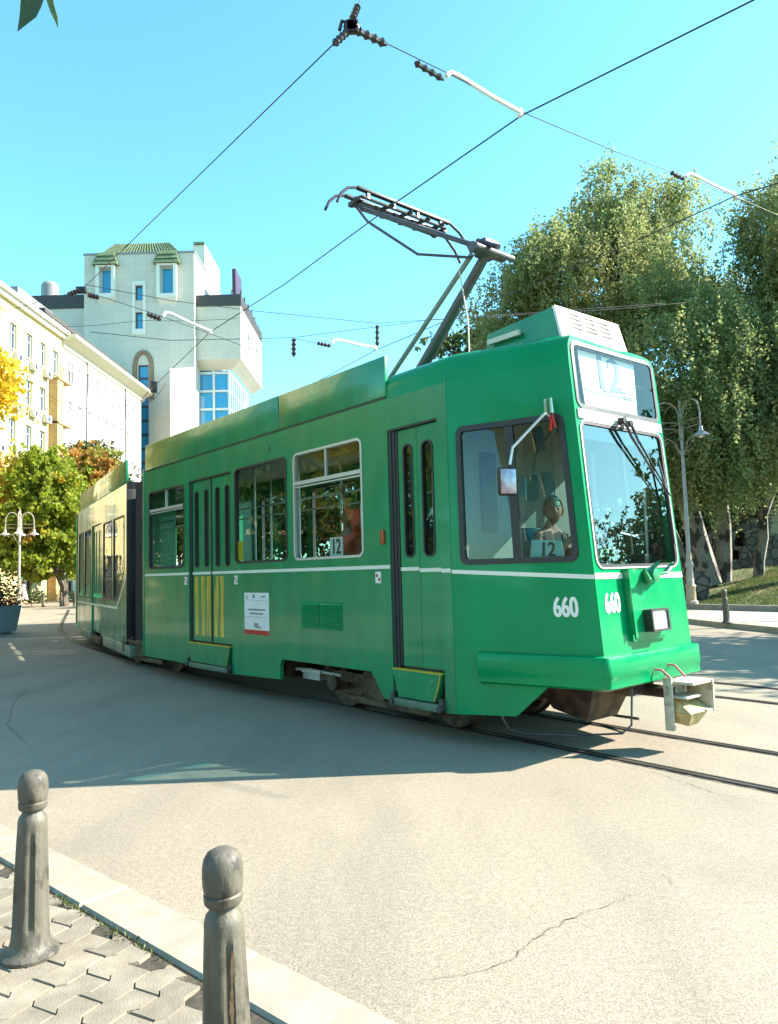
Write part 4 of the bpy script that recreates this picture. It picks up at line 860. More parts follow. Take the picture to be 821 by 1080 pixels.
# windscreen and sign box
mb = MB(); frame_ring(mb, WS, .014, lambda a, b, k: front(a, b, .010-.04*k), r=.10); o_ = mb.build('windscreen', ALU, tram); q = MB(); frame_ring(q, (WS[0]+.014, WS[1]+.014, WS[2]-.014, WS[3]-.014), .026, lambda a, b, k: front(a, b, .006-.03*k), r=.08); q.build('gasket', BLACK, o_)
mb = MB(); mb.panel(rrect(WS[0]+.03, WS[1]+.03, WS[2]-.03, WS[3]-.03, .07), [], lambda a, b, k: front(a, b, -.01), back=False); mb.build('pane', WSG, o_, fix=False)
mb = MB(); mb.panel(rrect(WS[0]+.04, 2.70, WS[2]-.04, WS[3]-.04, .05), [], lambda a, b, k: front(a, b, -.014), back=False); mb.build('sun_strip', glass('sun_strip_tint', (.25, .75, .8), 1.5), o_, fix=False)
mb = MB(); mb.panel([(.43, 2.875), (1.77, 2.875), (1.77, 2.96), (.43, 2.96)], [], lambda a, b, k: front(a, b, .012-.03*k)); mb.build('windscreen_header', mat('pale_header', (.55, .6, .58), .35, var=.1), tram)
mb = MB(); frame_ring(mb, HD, .04, lambda a, b, k: front(a, b, .008-.04*k), r=.09); o_ = mb.build('route_sign_box', DGREY, tram); q = MB(); q.panel(rrect(HD[0]+.015, HD[1]+.015, HD[2]-.015, HD[3]-.015, .075), [], lambda a, b, k: front(a, b, .0), back=False); q.build('pane', HDRG, o_, fix=False)
q = MB(); q.panel([(.44, 2.975), (1.76, 2.975), (1.76, 3.58), (.44, 3.58)], [], lambda a, b, k: front(a, b, -.16-.02*k)); q.build('back_panel', DGREY, o_)
mb = MB(); mb.panel([(.64, 3.0), (1.47, 3.0), (1.52, 3.54), (.62, 3.54)], [], lambda a, b, k: front(a, b, -.05-.01*k)); rs = mb.build('route_sign', mat('white_sign', (.8, .8, .8), .6, var=.03), tram, label='white destination sign reading 12 in pale blue')
PB = mat('pale_blue_print', (.07, .15, .22), .6, var=.1)
text_mesh('12', .45, 'digits', PB, rs, lambda x, y, z: front(1.05+x, 3.355+y, -.046+z), 1.0, .010, 1)
mb = MB(); mb.panel([(.65, 3.165), (1.47, 3.165), (1.47, 3.19), (.65, 3.19)], [], lambda a, b, k: front(a, b, -.046+.002*k)); mb.panel([(.95, 3.20), (1.38, 3.18), (1.38, 3.19), (.95, 3.215)], [], lambda a, b, k: front(a, b, -.044+.002*k)); mb.panel([(1.22, 3.225), (1.34, 3.225), (1.34, 3.24), (1.22, 3.24)], [], lambda a, b, k: front(a, b, -.043+.002*k)); mb.build('print_line', GREY, rs)
# numbers
text_mesh('660', .235, 'fleet_number', WHITE, tram, lambda x, y, z: cab(1.05+x, 1.25+y, .004+z), .60, .011, 1)
text_mesh('660', .235, 'fleet_number', WHITE, tram, lambda x, y, z: front(.60+x, 1.275+y, .004+z), .64, .011, 1)
# bumper
def bump_path(o_, z):
    e_ = (cab(1.32, z)-cab(0, z)); e_.z = 0; e_.normalize(); a0 = cab(.25, z, o_)
    c_ = cab(1.32, z); pts = [Vector((a0.x, a0.y, z))]; a_ = math.atan2(-.954, .30)
    for k in range(5): q_ = a_*(1-k/4); pts.append(Vector((c_.x+math.cos(q_)*o_, c_.y+math.sin(q_)*o_, z)))
    return pts+[Vector((p.x, 2.2-p.y, z)) for p in pts[::-1]]
mb = MB(); rings = [bump_path(.0, .86), bump_path(.055, .85), bump_path(.062, .835), bump_path(.062, .69), bump_path(.05, .675), bump_path(.048, .60), bump_path(.0, .575), bump_path(-.05, .575)]
m_ = len(rings[0]); V = [p for r_ in rings for p in r_]; mb.add(V, [(i*m_+k, i*m_+k+1, (i+1)*m_+k+1, (i+1)*m_+k) for i in range(len(rings)-1) for k in range(m_-1)]+[tuple(i*m_ for i in range(len(rings))), tuple(i*m_+m_-1 for i in range(len(rings)))[::-1]])
mb.build('bumper', PAINT, tram, sharp=40)
mb = MB(); q = bump_path(.0, .58); mb.add([p for p in q]+[(1.2, .3, .60), (1.2, 1.9, .60)], [tuple(range(len(q)))+(len(q)+1, len(q))]); mb.build('nose_underside', DARK, tram, fix=False)
# front flap, socket, headlight
mb = MB(); mb.panel(rrect(.80, .945, 1.36, 1.54, .02), [], lambda a, b, k: front(a, b, .035-.035*k)); o_ = mb.build('front_flap', PAINT, tram)
mb = MB(); mb.panel(rrect(.83, .965, 1.33, 1.22, .015), [], lambda a, b, k: front(a, b, .045-.012*k)); mb.build('flap_panel', PAINT, o_)
mb = MB(); mb.panel(rrect(.975, 1.01, 1.265, 1.205, .02), [rrect(1.0, 1.03, 1.24, 1.185, .02)], lambda a, b, k: front(a, b, .13-.09*k)); o_ = mb.build('headlight', BLACK, tram)
mb = MB(); mb.panel(rrect(.99, 1.02, 1.25, 1.195, .02), [], lambda a, b, k: front(a, b, .115-.02*k)); mb.build('lens', mat('headlight_lens', (.75, .72, .72), .15, var=.08, coat=1), o_)
mb = MB(); p = front(1.12, 1.50, .04); mb.lathe([(.07, 0), (.075, .03), (.055, .06), (.06, .10), (.03, .11)], p, 12, axis='x'); mb.tube([p+Vector((.06, -.02, -.04)), p+Vector((.1, -.14, -.02)), p+Vector((.1, -.2, .05))], .018, 7); mb.tube([p+Vector((.06, .02, .0)), p+Vector((.12, .14, .02)), p+Vector((.11, .24, .07))], .016, 7); mb.tube([p+Vector((.04, 0, .05)), p+Vector((.1, .05, .11))], .02, 7)
mb.tube([p+Vector((.06, .2, .02)), p+Vector((.12, .25, .1))], .02, 7); mb.build('socket_bracket', PAINT_D, tram, label='dark green socket with clamp above the headlight')
mb = MB(); mb.panel([(.795, 1.0), (.80, 1.0), (.80, 1.56), (.795, 1.56)], [], lambda a, b, k: front(a, b, .07-.07*k)); mb.build('flap_rail', PAINT_D, tram)
# wiper
mb = MB(); a = front(1.02, 2.90, .03); mb.lathe([(.035, 0), (.03, .06)], a, 10, axis='x'); a2 = front(1.12, 2.885, .03); mb.lathe([(.03, 0), (.028, .06)], a2, 10, axis='x')
o_ = mb.build('wiper', BLACK, tram, label='double arm wiper folded to the right side of the windscreen')
mb = MB(); mb.tube([a+Vector((.05, 0, 0)), front(1.12, 2.76, .07), front(1.66, 2.23, .05)], [.016, .014, .006], 6); mb.tube([a2+Vector((.05, 0, 0)), front(1.22, 2.74, .07), front(1.70, 2.24, .05)], [.016, .012, .006], 6); mb.build('wiper_arm', DGREY, o_)
mb = MB(); mb.tube([front(1.60, 2.58, .03), front(1.67, 2.24, .04), front(1.69, 1.78, .03)], .01, 6); mb.build('wiper_blade', BLACK, o_)
# mirror
a = Lcab(581, 440, .02); c_ = Lcab(541, 472, .24); e_ = Lcab(538, 490, .26); mm_ = Lcab(535, 508, .27)
mb = MB(); mb.tube([a, a+Vector((.02, -.1, .02)), c_, e_], .013, 8); mir = mb.build('wing_mirror', ALU, tram, label='rectangular driver mirror on a bent arm')
mb = MB(); mb.box(-.03, .03, -.085, .085, -.12, .12, .025); q = mb.build('mirror_housing', BLACK, mir, frame=(mm_, R(-28)))
mb = MB(); mb.box(-.034, -.031, -.07, .07, -.105, .105, .001); mb.build('mirror_glass', mat('mirror_glass', (.8, .8, .8), .03, metal=1, var=0), mir, frame=(mm_, R(-28)))
mb = MB(); mb.box(.031, .035, -.07, .07, -.105, .105, .001); mb.build('mirror_backing', mat('mirror_backing', (.35, .3, .35), .25, metal=.6, var=.3, scale=20), mir, frame=(mm_, R(-28)))
mb = MB()
for x in (0, .06): p = a+Vector((x-.03, -.02, .06)); mb.tube([p-Vector((0, 0, .03)), p+Vector((0, -.01, .1))], [.018, .014], 8)
mb.build('marker_lamp', mat('lamp_chrome', (.4, .5, .42), .25, metal=.5), mir)
mb = MB(); mb.tube([a+Vector((0, -.02, .02)), a+Vector((.03, -.03, -.05)), a+Vector((.01, -.02, -.12))], .012, 6); mb.tube([a+Vector((.03, -.02, .02)), a+Vector((.06, -.02, -.1))], .01, 6); mb.build('red_cable', RED, mir)
# air conditioner on the roof
ac = MB(); V = [(.92, .54, 3.66), (1.82, .54, 3.66), (1.82, 1.60, 3.66), (.92, 1.60, 3.66), (.92, .58, 3.94), (1.72, .58, 3.985), (1.72, 1.60, 4.0), (.92, 1.60, 3.95)]
ac.hexa(V); aco = ac.build('air_conditioner', PAINT_D, tram); q_ = MB(); q_.hexa([tuple(Vector(V[1])+Vector((.003, .1, .02))), tuple(Vector(V[2])+Vector((.003, -.1, .02))), tuple(Vector(V[2])+Vector((-.02, -.1, .02))), tuple(Vector(V[1])+Vector((-.02, .1, .02))), tuple(Vector(V[5])+Vector((.006, .1, -.02))), tuple(Vector(V[6])+Vector((.006, -.1, -.02))), tuple(Vector(V[6])+Vector((-.02, -.1, -.02))), tuple(Vector(V[5])+Vector((-.02, .1, -.02)))]); q_.build('louvre_backing', mat('louvre_shadow', (.05, .03, .025), .9), aco)  # backing coloured dark to stand in for shade inside the louvre slots
mb = MB(); fa = [Vector(V[1]), Vector(V[2]), Vector(V[6]), Vector(V[5])]
def acf(x, y, k): a_ = fa[0].lerp(fa[1], x); b2_ = fa[3].lerp(fa[2], x); return a_.lerp(b2_, y)+Vector((.03-.026*k, 0, .01*(1-k)))
sl_ = [rrect(.16+c*.23, .36+r_*.145, .16+c*.23+.19, .36+r_*.145+.095, .03, 2) for c in range(3) for r_ in range(4)]
mb.panel([(0.0, 0), (1.0, 0), (1.0, 1), (0.0, 1)], sl_, acf); mb.build('louvre_panel', mat('white_louvre', (.78, .74, .72), .5, var=.06), aco)
mb = MB(); mb.box(.98, 1.38, .50, .53, 3.80, 3.85); mb.build('rating_plate', CREAM, aco)
# ---- bellows and rear section
RF = (Vector((-6.5, 1.1, 0)), R(-10.0))
HV = 1.075
rb = MB()
RW = [(-7.95, -7.08, 0), (-6.87, -5.85, 0), (-4.06, -2.98, 0)]
rout = [(-8.05, .36), (-5.72, .36), (-5.72, 2.86), (-4.32, 2.86), (-4.32, .36), (-1.36, .36), (-1.36, 3.38), (-8.25, 3.38), (-8.25, .55)]
rh = [rrect(a, 1.15, b_, 2.82, .04, 2) for a, b_, _ in RW]+[[(-2.79, 1.15), (-2.4, 1.15), (-1.62, 1.75), (-1.62, 2.82), (-2.79, 2.82)]]
rb.panel(rout, rh, lambda a, b, k: (a, -HV+.05*k, b))
rb.panel([(-8.25, .36), (-1.36, .36), (-1.36, 3.38), (-8.25, 3.38)], [rrect(a, 1.3, a+1.35, 2.9, .08) for a in (-7.9, -6.3, -4.7, -3.1)], lambda a, b, k: (a, HV-.05*k, b))
rb.box(-8.25, -1.36, -HV+.002, HV-.002, 3.36, 3.40)
for x in (-8.27, -1.36): rb.box(x, x+.02, -HV, -.5, .36, 3.38); rb.box(x, x+.02, .5, HV, .36, 3.38)
RPAINT = paint('green_paint_rear', (.01, .21, .09), (.08, .26, .13))
rear = rb.build('rear_section', RPAINT, tram, frame=RF)
mb = MB(); mb.box(-7.66, -1.40, -HV-.012, -HV+.04, 3.415, 3.85, .012); mb.box(-7.66, -1.40, HV-.04, HV+.012, 3.415, 3.85, .012); mb.build('roof_shroud', RPAINT, rear)
mb = MB(); mb.box(-1.365, -1.335, -HV-.01, -HV+.2, .38, 3.42, .01); mb.box(-1.365, -1.335, HV-.2, HV+.01, .38, 3.42, .01); mb.box(-1.365, -1.335, -HV, HV, 3.28, 3.43, .01); mb.build('end_portal', BLACK, rear)
mb = MB()
for pts in ([(-8.2, 1.0), (-2.4, 1.0), (-1.40, 1.60), (-1.40, 1.65), (-2.42, 1.045), (-8.2, 1.045)],): mb.panel(pts, [], lambda a, b, k: (a, -HV-.004+.005*k, b))
mb.build('stripe', ST, rear)
for pts in rh:
    mb = MB(); xs_ = [p[0] for p in pts]; cx_ = (min(xs_)+max(xs_))/2; cz_ = 1.98
    mb.panel(pts, [[(cx_+(p[0]-cx_)*.94, cz_+(p[1]-cz_)*.965) for p in pts]], lambda a, b, k: (a, -HV-.006+.04*k, b)); wo_ = mb.build('low_window', BLACK, rear); mb = MB(); mb.panel([(cx_+(p[0]-cx_)*.95, cz_+(p[1]-cz_)*.97) for p in pts], [], lambda a, b, k: (a, -HV+.012, b), back=False); mb.build('pane', GLASS, wo_, fix=False)
for u0, u1 in ((-5.69, -5.04), (-5.0, -4.35)):
    mb = MB(); c_ = (u0+u1)/2; hl = [rrect(c_-.22, 1.18, c_-.04, 2.72, .05), rrect(c_+.06, 1.18, c_+.24, 2.72, .05)]; mb.panel([(u0, .40), (u1, .40), (u1, 2.84), (u0, 2.84)], hl, lambda a, b, k: (a, -HV+.03+.03*k, b)); o_ = mb.build('low_door', RPAINT, rear)
    for h_ in hl: q = MB(); q.panel(h_, [], lambda a, b, k: (a, -HV+.045, b), back=False); q.build('pane', GLASS, o_, fix=False)
mb = MB(); mb.box(-8.2, -1.4, -HV+.15, HV-.15, .16, .36); mb.box(-6.9, -6.0, -HV+.06, -HV+.3, .10, .34, .02); mb.box(-5.6, -4.3, -HV-.02, -HV+.3, .14, .30, .02); mb.build('rear_underframe', DARK, rear)
SKB = mat('grey_green_skirt', (.16, .22, .17), .5, var=.2)
for a, b_ in ((-7.3, -5.75), (-3.9, -2.45), (-2.4, -.9)): mb = MB(); mb.box(a, b_, -HV-.03, -HV+.12, .17, .37, .02); mb.build('skirt_box', SKB, rear)
mb = MB(); mb.box(-8.24, -1.4, -HV+.06, HV-.06, .37, .40); mb.build('floor', FLOORM, rear)
mb = MB(); mb.box(-8.32, -8.26, -HV-.01, -HV+.05, .45, 3.36, .01); mb.box(-8.6, -8.25, -.95, .95, .5, 3.3); mb.build('tail_bellows', BELL, rear)
mb = MB()
for k in range(10):          # pleats joining the two sections
    t0, t1 = k/10, (k+.5)/10
    for t_, s_i in ((t0, 0), (t1, 1)):
        pa = Vector((-6.48, 0, 0)); ang = R(-10)*t_; x_ = -6.48-1.36*t_; y0_ = .10+.26*t_ if s_i else .14+.26*t_
        p_ = [(x_, y0_, .42), (x_, 2.1+.2*t_, .42), (x_, 2.1+.2*t_, 3.36), (x_, y0_, 3.36)]
        if s_i == 0 and k == 0: base_v = []
        base_v.append(p_)
V = [q for r_ in base_v for q in r_]; mb.add(V, [(4*i+k, 4*i+(k+1) % 4, 4*(i+1)+(k+1) % 4, 4*(i+1)+k) for i in range(len(base_v)-1) for k in range(4)])
mb.build('bellows', BELL, tram, sharp=20)
mb = MB(); mb.box(-6.53, -6.471, -.01, .06, .32, 3.42, .01); mb.box(-6.53, -6.471, .0, 2.2, 3.3, 3.46, .01); mb.build('end_portal', PAINT_D, tram)
# third section: hidden behind the second, follows the curve; added to shade the planter
TF = (Vector((-6.5, 1.1, 0))+Matrix.Rotation(R(-10), 3, 'Z')@Vector((-8.9, 0, 0)), R(-24))
mb = MB(); tw_ = [rrect(a, 1.5, a+1.3, 2.9, .08) for a in (-6.6, -5.0, -3.4, -1.8)]
for sg in (-1, 1): mb.panel([(-7.2, .36), (-.35, .36), (-.35, 3.38), (-7.2, 3.38)], tw_, lambda a, b, k, sg=sg: (a, sg*(HV-.05*k), b))
mb.box(-7.2, -.35, -HV+.002, HV-.002, 3.36, 3.40); mb.box(-7.22, -7.2, -HV, HV, .36, 3.38); mb.box(-7.18, -.37, -HV+.06, HV-.06, .36, .66); tail = mb.build('tail_section', RPAINT, tram, frame=TF)
for h_ in tw_:
    for sg in (-1, 1): q = MB(); q.panel(h_, [], lambda a, b, k, sg=sg: (a, sg*(HV-.02), b), back=False); q.build('pane', GLASS, tail, fix=False)
# ---- running gear
mb = MB(); mb.box(-6.3, -2.4, .25, 1.95, .28, .62); mb.box(-.3, 1.0, .3, 1.9, .38, .62); mb.box(-2.4, -.3, .75, 1.45, .3, .62); mb.build('underframe', DARK, tram)
mb = MB(); mb.box(-6.40, .86, .06, 2.14, .62, .66); mb.add([(.86, .06, .66), (cu(.66)-.06, CV+.06, .66), (cu(.66)-.06, 2.14-CV, .66), (.86, 2.14, .66)], [(0, 1, 2, 3)]); mb.build('floor', FLOORM, tram)
mb = MB(); mb.box(-6.44, .86, .06, 2.14, 3.30, 3.34); mb.add([(.86, .06, 3.34), (cu(3.3)-.06, CV+.06, 3.34), (cu(3.3)-.06, 2.14-CV, 3.34), (.86, 2.14, 3.34)], [(0, 1, 2, 3)]); mb.build('ceiling', INTC, tram)
def bogie(uc, root=tram, frame=None, v0=0):
    mb = MB()
    for v in (.36, 1.84):
        mb.box(uc-1.2, uc+1.2, v0+v-.05, v0+v+.05, .33, .45, .02)
        for s_ in (-.9, .9):
            mb.lathe([(.10, -.08), (.11, .08)], (uc+s_, v0+v-.02, .32), 14, axis='y')
            for t_ in (-.17, .17): mb.lathe([(.05, .40), (.05, .52)], (uc+s_+t_, v0+v, 0), 10); [mb.lathe([(.06, .40+.03*q), (.06, .412+.03*q)], (uc+s_+t_, v0+v, 0), 10) for q in range(4)]
        mb.box(uc-.28, uc+.1, v0+v-.12, v0+v+.06, .2, .5, .03); mb.box(uc+.2, uc+.42, v0+v-.1, v0+v+.06, .26, .52, .02); mb.tube([(uc-.7, v0+v-.1, .46), (uc-.2, v0+v-.12, .44), (uc+.6, v0+v-.1, .38)], .022, 7)
        mb.box(uc-.7, uc+.75, v0+v-.06, v0+v-.0, .12, .2, .015)
    o_ = mb.build('bogie', RUST, root)
    for s_ in (-.9, .9):
        q = MB()
        for v in (.57, 1.63): q.lathe([(.10, -.07), (.20, -.06), (.24, -.055), (.29, -.065), (.31, -.065), (.315, .05), (.34, .055), (.34, .075), (.1, .075)], (uc+s_, v0+v, .32), 26, axis='y')
        q.tube([(uc+s_, v0+.6, .32), (uc+s_, v0+1.6, .32)], .07, 10); q.build('wheelset', STEEL if s_ > 5 else RUST, o_)
    return o_
bogie(-.55)
b2_ = bogie(-7.2)
mb = MB(); mb.box(-2.12, -1.75, .30, .34, .30, .40); mb.box(-2.0, -1.6, .2, .24, .40, .44); mb.tube([(-2.14, .22, .42), (-1.8, .2, .44), (-1.3, .3, .40)], .018, 7); mb.build('brake_rod', ALU, tram)
# nose underside: gearbox, life guard, coupler
mb = MB(); bm = [(1.25, .62, .60), (1.95, .62, .60), (1.95, 1.3, .60), (1.25, 1.3, .60), (1.42, .72, .30), (1.78, .74, .22), (1.78, 1.2, .22), (1.42, 1.2, .30)]
mb.add(bm, [(0, 1, 2, 3), (4, 7, 6, 5), (0, 4, 5, 1), (1, 5, 6, 2), (2, 6, 7, 3), (3, 7, 4, 0)]); mb.box(.9, 1.3, .5, 1.7, .36, .6, .03); mb.box(1.95, 2.12, .9, 1.3, .46, .6, .02); mb.build('drive_casing', DARK, tram)
mb = MB(); mb.tube([(1.12, .42, .58), (1.08, .40, .22), (1.14, .42, .12), (1.30, .48, .09), (1.75, .62, .12)], .014, 8); mb.tube([(1.75, .62, .12), (2.12, .75, .17), (2.18, .80, .24), (2.19, .82, .55)], .009, 8); mb.build('life_guard', DGREY, tram); mb = MB(); mb.tube([(1.12, 1.78, .58), (1.08, 1.80, .16), (1.30, 1.72, .09), (1.75, 1.6, .12)], .014, 8); mb.build('life_guard', DGREY, tram); mb = MB(); mb.tube([(1.06, .42, .56), (1.06, .42, .3)], .03, 8); mb.build('guard_post', GREY, tram)
CPM = mat('coupler_cream', (.5, .47, .38), .6, var=.15, scale=15, col2=(.25, .17, .10), c2s=12, c2lo=.55, c2hi=.7)
mb = MB(); mb.tube([(1.5, 1.1, .50), (2.36, 1.22, .48)], .055, 10); mb.tube([(1.9, 1.16, .49), (1.98, 1.17, .49)], .08, 10); cp = mb.build('coupler', DARK, tram)
mb = MB(); xa_, xb_ = 2.36, 2.56
mb.box(xa_-.02, xa_+.06, 1.06, 1.085, .18, .63, .005); mb.box(xa_-.02, xa_, 1.0855, 1.40, .34, .60, .004); mb.box(xa_, xb_+.05, 1.40, 1.425, .33, .60, .005); mb.box(xa_, xb_+.04, 1.086, 1.3995, .575, .60, .005); mb.box(xa_, xb_-.02, 1.086, 1.33, .455, .472, .004); mb.box(xa_, xb_+.04, 1.30, 1.3995, .335, .355, .004); mb.box(xa_, xa_+.05, 1.086, 1.12, .18, .22, .005); mb.build('coupler_head', CPM, cp)
mb = MB(); mb.hexa([(2.37, 1.14, .24), (2.50, 1.16, .22), (2.50, 1.32, .22), (2.37, 1.32, .24), (2.37, 1.10, .33), (2.56, 1.12, .33), (2.56, 1.38, .33), (2.37, 1.38, .33)]); mb.hexa([(2.37, 1.10, .335), (2.56, 1.10, .335), (2.60, 1.39, .345), (2.37, 1.39, .345), (2.37, 1.12, .44), (2.42, 1.12, .44), (2.42, 1.36, .44), (2.37, 1.36, .44)]); mb.build('coupler_wedge', mat('coupler_ochre', (.46, .36, .18), .6, var=.25, scale=12), cp)
mb = MB()
for v, c_ in ((1.0, .70), (1.22, .72)): mb.tube([(2.16, v-.05, .60), (2.24, v, c_), (2.34, v+.05, c_-.01), (2.42, v+.08, .61)], .010, 7)
mb.build('coupler_hose', mat('pink_hose', (.45, .12, .14), .5), cp)
# ---- interior
mb = MB(); mb.box(.93, .96, .12, 1.0, .67, 3.28); mb.box(.93, .96, 1.5, 2.08, .67, 3.28); mb.build('cab_partition', INTG, tram); mb = MB(); mb.box(.93, .955, 1.0, 1.5, .67, 3.28); mb.build('cab_door', mat('cab_door_green', (.10, .17, .14), .5), tram)
mb = MB(); mb.box(.963, .985, .34, .56, 1.95, 2.72, .01); mb.build('partition_window', BLACK, tram)
mb = MB(); mb.hexa([(1.72, .42, .7), (2.10, .48, .7), (2.10, 1.72, .7), (1.72, 1.78, .7), (1.66, .42, 1.52), (2.10, .50, 1.58), (2.10, 1.70, 1.58), (1.66, 1.78, 1.52)]); o_ = mb.build('dashboard', mat('pale_dashboard', (.55, .56, .53), .5), tram)
mb = MB(); mb.box(1.80, 2.0, .70, .95, 1.58, 1.62, .01); mb.box(1.82, 2.0, 1.45, 1.6, 1.58, 1.70, .01); mb.build('instrument', BLACK, o_)
mb = MB(); mb.box(1.16, 1.26, 1.3, 1.75, 1.1, 1.95, .05); mb.box(1.2, 1.6, 1.3, 1.72, 1.05, 1.15, .05); mb.box(1.3, 1.45, 1.45, 1.58, .67, 1.06); mb.build('spare_seat', INTG, tram)
mb = MB(); mb.box(1.16, 1.26, .53, .95, 1.25, 1.98, .05); mb.box(1.18, 1.60, .53, .95, 1.14, 1.25, .05); mb.box(1.3, 1.44, .68, .82, .67, 1.15); mb.build('driver_seat', SEATM, tram)
mb = MB(); mb.box(1.02, 1.35, .24, .45, 1.50, 1.62, .02); mb.build('cab_shelf', SEATM, tram)
mb = MB(); mb.tube([(1.90, 1.22, 1.9), (1.93, 1.4, 1.87), (1.92, 1.62, 1.9)], .008, 6); mb.tube([(1.93, 1.62, 1.6), (1.93, 1.62, 2.5)], .014, 6); mb.build('cab_pole', ALU, tram)
mb = MB(); mb.box(1.98, 2.02, 1.60, 1.68, 1.70, 1.80, .01); mb.build('ticket_reader', mat('reader_maroon', (.12, .02, .04), .4), tram)
def seat(u, v, rot=0):
    mb = MB(); mb.box(-.2, .2, -.21, .21, 1.10, 1.16, .025); mb.hexa([(-.24, -.21, 1.12), (-.19, -.21, 1.12), (-.19, .21, 1.12), (-.24, .21, 1.12), (-.30, -.19, 1.80), (-.26, -.19, 1.80), (-.26, .19, 1.80), (-.30, .19, 1.80)]); o_ = mb.build('seat', SEATM, tram, frame=((u, v, 0), rot))
    mb = MB(); mb.box(-.16, .1, -.16, .16, .67, 1.10); mb.build('pedestal', DGREY, o_); return o_
s0 = seat(-.75, .34)
for u, v, r_ in ((-1.6, .34, 0), (-2.4, .34, 0), (-5.2, .34, 0), (-6.0, .34, 0), (-.75, 1.86, 0), (-1.6, 1.86, 0), (-2.4, 1.86, 0), (-3.3, 1.86, 0), (-4.2, 1.86, 0), (-5.2, 1.86, 0)):
    c_ = copy_tree(s0, tram); c_.location = (u, v, 0); c_.rotation_euler.z = r_
for (u, v) in ((-.2, .5), (-1.2, .62), (-2.6, .6), (-3.35, .35), (-4.8, .35), (-1.2, 1.6), (-3.0, 1.6), (-5.0, 1.6), (-2.15, .3), (-5.6, .6)):
    mb = MB(); mb.tube([(u, v, .66), (u, v, 3.3)], .017, 8); mb.build('grab_pole', ALU, tram)
mb = MB(); mb.tube([(-6.2, .62, 2.6), (-.2, .62, 2.6)], .015, 8); mb.tube([(-6.2, 1.6, 2.6), (.0, 1.6, 2.6)], .015, 8); mb.build('hand_rail', ALU, tram)
mb = MB(); mb.box(-3.0, -.2, .95, 1.25, 3.26, 3.297, .01); mb.box(-1.75, -.9, .3, .6, 3.0, 3.29, .02); mb.build('ceiling_duct', mat('orange_duct', (.62, .36, .08), .5), tram)
mb = MB(); mb.box(-.55, -.52, .1, .9, .67, 1.75); mb.box(-.14, -.11, .1, .9, .67, 2.2); mb.build('seat_screen', mat('teal_screen', (.02, .12, .18), .4), tram)
mb = MB(); mb.box(-.62, -.44, .11, .115, 2.1, 2.35); mb.build('pane_notice', WHITE, tram); mb = MB(); mb.box(-.78, -.64, .11, .115, 2.12, 2.3); mb.build('pane_notice', RED, tram)
# ---- pantograph
mb = MB(); mb.box(-1.9, -.6, .55, 1.65, 3.66-.22, 3.56, .03)
for u in (-1.75, -.75):
    for v in (.62, 1.58): mb.lathe([(.05, 3.56), (.07, 3.6), (.05, 3.63), (.07, 3.66), (.04, 3.70)], (u, v, 0), 10)
mb.box(-1.85, -.65, .58, .66, 3.70, 3.76, .01); mb.box(-1.85, -.65, 1.54, 1.62, 3.70, 3.76, .01); mb.box(-1.2, -1.05, .6, 1.6, 3.70, 3.78, .01); mb.build('pantograph_base', DGREY, tram)
mb = MB(); mb.tube([(-1.10, 1.1, 3.60), (-.3, 1.1, 4.33), (.50, 1.1, 5.08)], [.075, .068, .055], 12); mb.lathe([(.06, -.25), (.06, .25)], (.50, 1.1, 5.08), 12, axis='y'); mb.lathe([(.035, -.3), (.035, .3)], (.60, 1.1, 5.04), 10, axis='y'); mb.box(.40, .58, .98, 1.22, 5.02, 5.2, .02); mb.tube([(.45, 1.0, 5.2), (.75, 1.0, 5.02)], .03, 8); panto = mb.build('pantograph', mat('pantograph_grey', (.085, .075, .085), .4, metal=.3, var=.2), tram)
mb = MB(); mb.tube([(-1.62, .98, 3.60), (.38, .98, 5.07)], .03, 10); mb.build('control_rod', GREY, panto)
mb = MB(); mb.tube([(.50, .98, 5.10), (-.95, .45, 5.98)], .028, 10); mb.tube([(.50, 1.22, 5.12), (-.90, 1.70, 6.00)], .028, 10); mb.tube([(-.2, .72, 5.54), (-.2, 1.45, 5.56)], .02, 8); mb.build('upper_arm', bpy.data.materials['pantograph_grey'], panto)
mb = MB(); mb.tube([(.42, .92, 5.0), (-.2, .70, 5.20), (-.75, .42, 5.72), (-.92, .40, 5.95)], .016, 8); mb.build('balance_rod', DGREY, panto)
PBL = mat('collector_black', (.018, .018, .022), .45, var=.3)
mb = MB()
for du in (-.12, .12):
    u = -.95+du
    mb.tube([(u, .04, 5.88), (u, .10, 6.0), (u, .20, 6.10), (u, .34, 6.15)], .018, 8); mb.tube([(u, 2.30, 5.80), (u, 2.2, 5.95), (u, 2.04, 6.08), (u, 1.86, 6.155)], .018, 8)
    mb.box(u-.03, u+.03, .34, 1.86, 6.13, 6.165, .006)
    mb.tube([(u, .40, 6.06), (u, 1.80, 6.06)], .02, 8)
    for v in np.linspace(.5, 1.7, 4): mb.box(u-.02, u+.02, v-.02, v+.02, 6.05, 6.14)
mb.box(-1.07, -.83, .38, .44, 6.02, 6.07); mb.box(-1.07, -.83, 1.76, 1.82, 6.02, 6.07); mb.tube([(-.95, .4, 6.02), (-.95, 1.8, 6.02)], .03, 8)
for v in (.75, 1.05, 1.35, 1.6): mb.tube([(-1.12, v-.12, 6.08), (-.95, v, 6.03), (-.78, v+.12, 6.08)], .025, 7); mb.lathe([(.045, -.05), (.045, .05)], (-.95, v, 6.04), 10, axis='y')
mb.tube([(-.95, .42, 5.98), (-.95, .42, 6.1)], .03, 8); mb.tube([(-.92, 1.72, 5.98), (-.95, 1.72, 6.1)], .03, 8); mb.build('collector_head', PBL, panto)
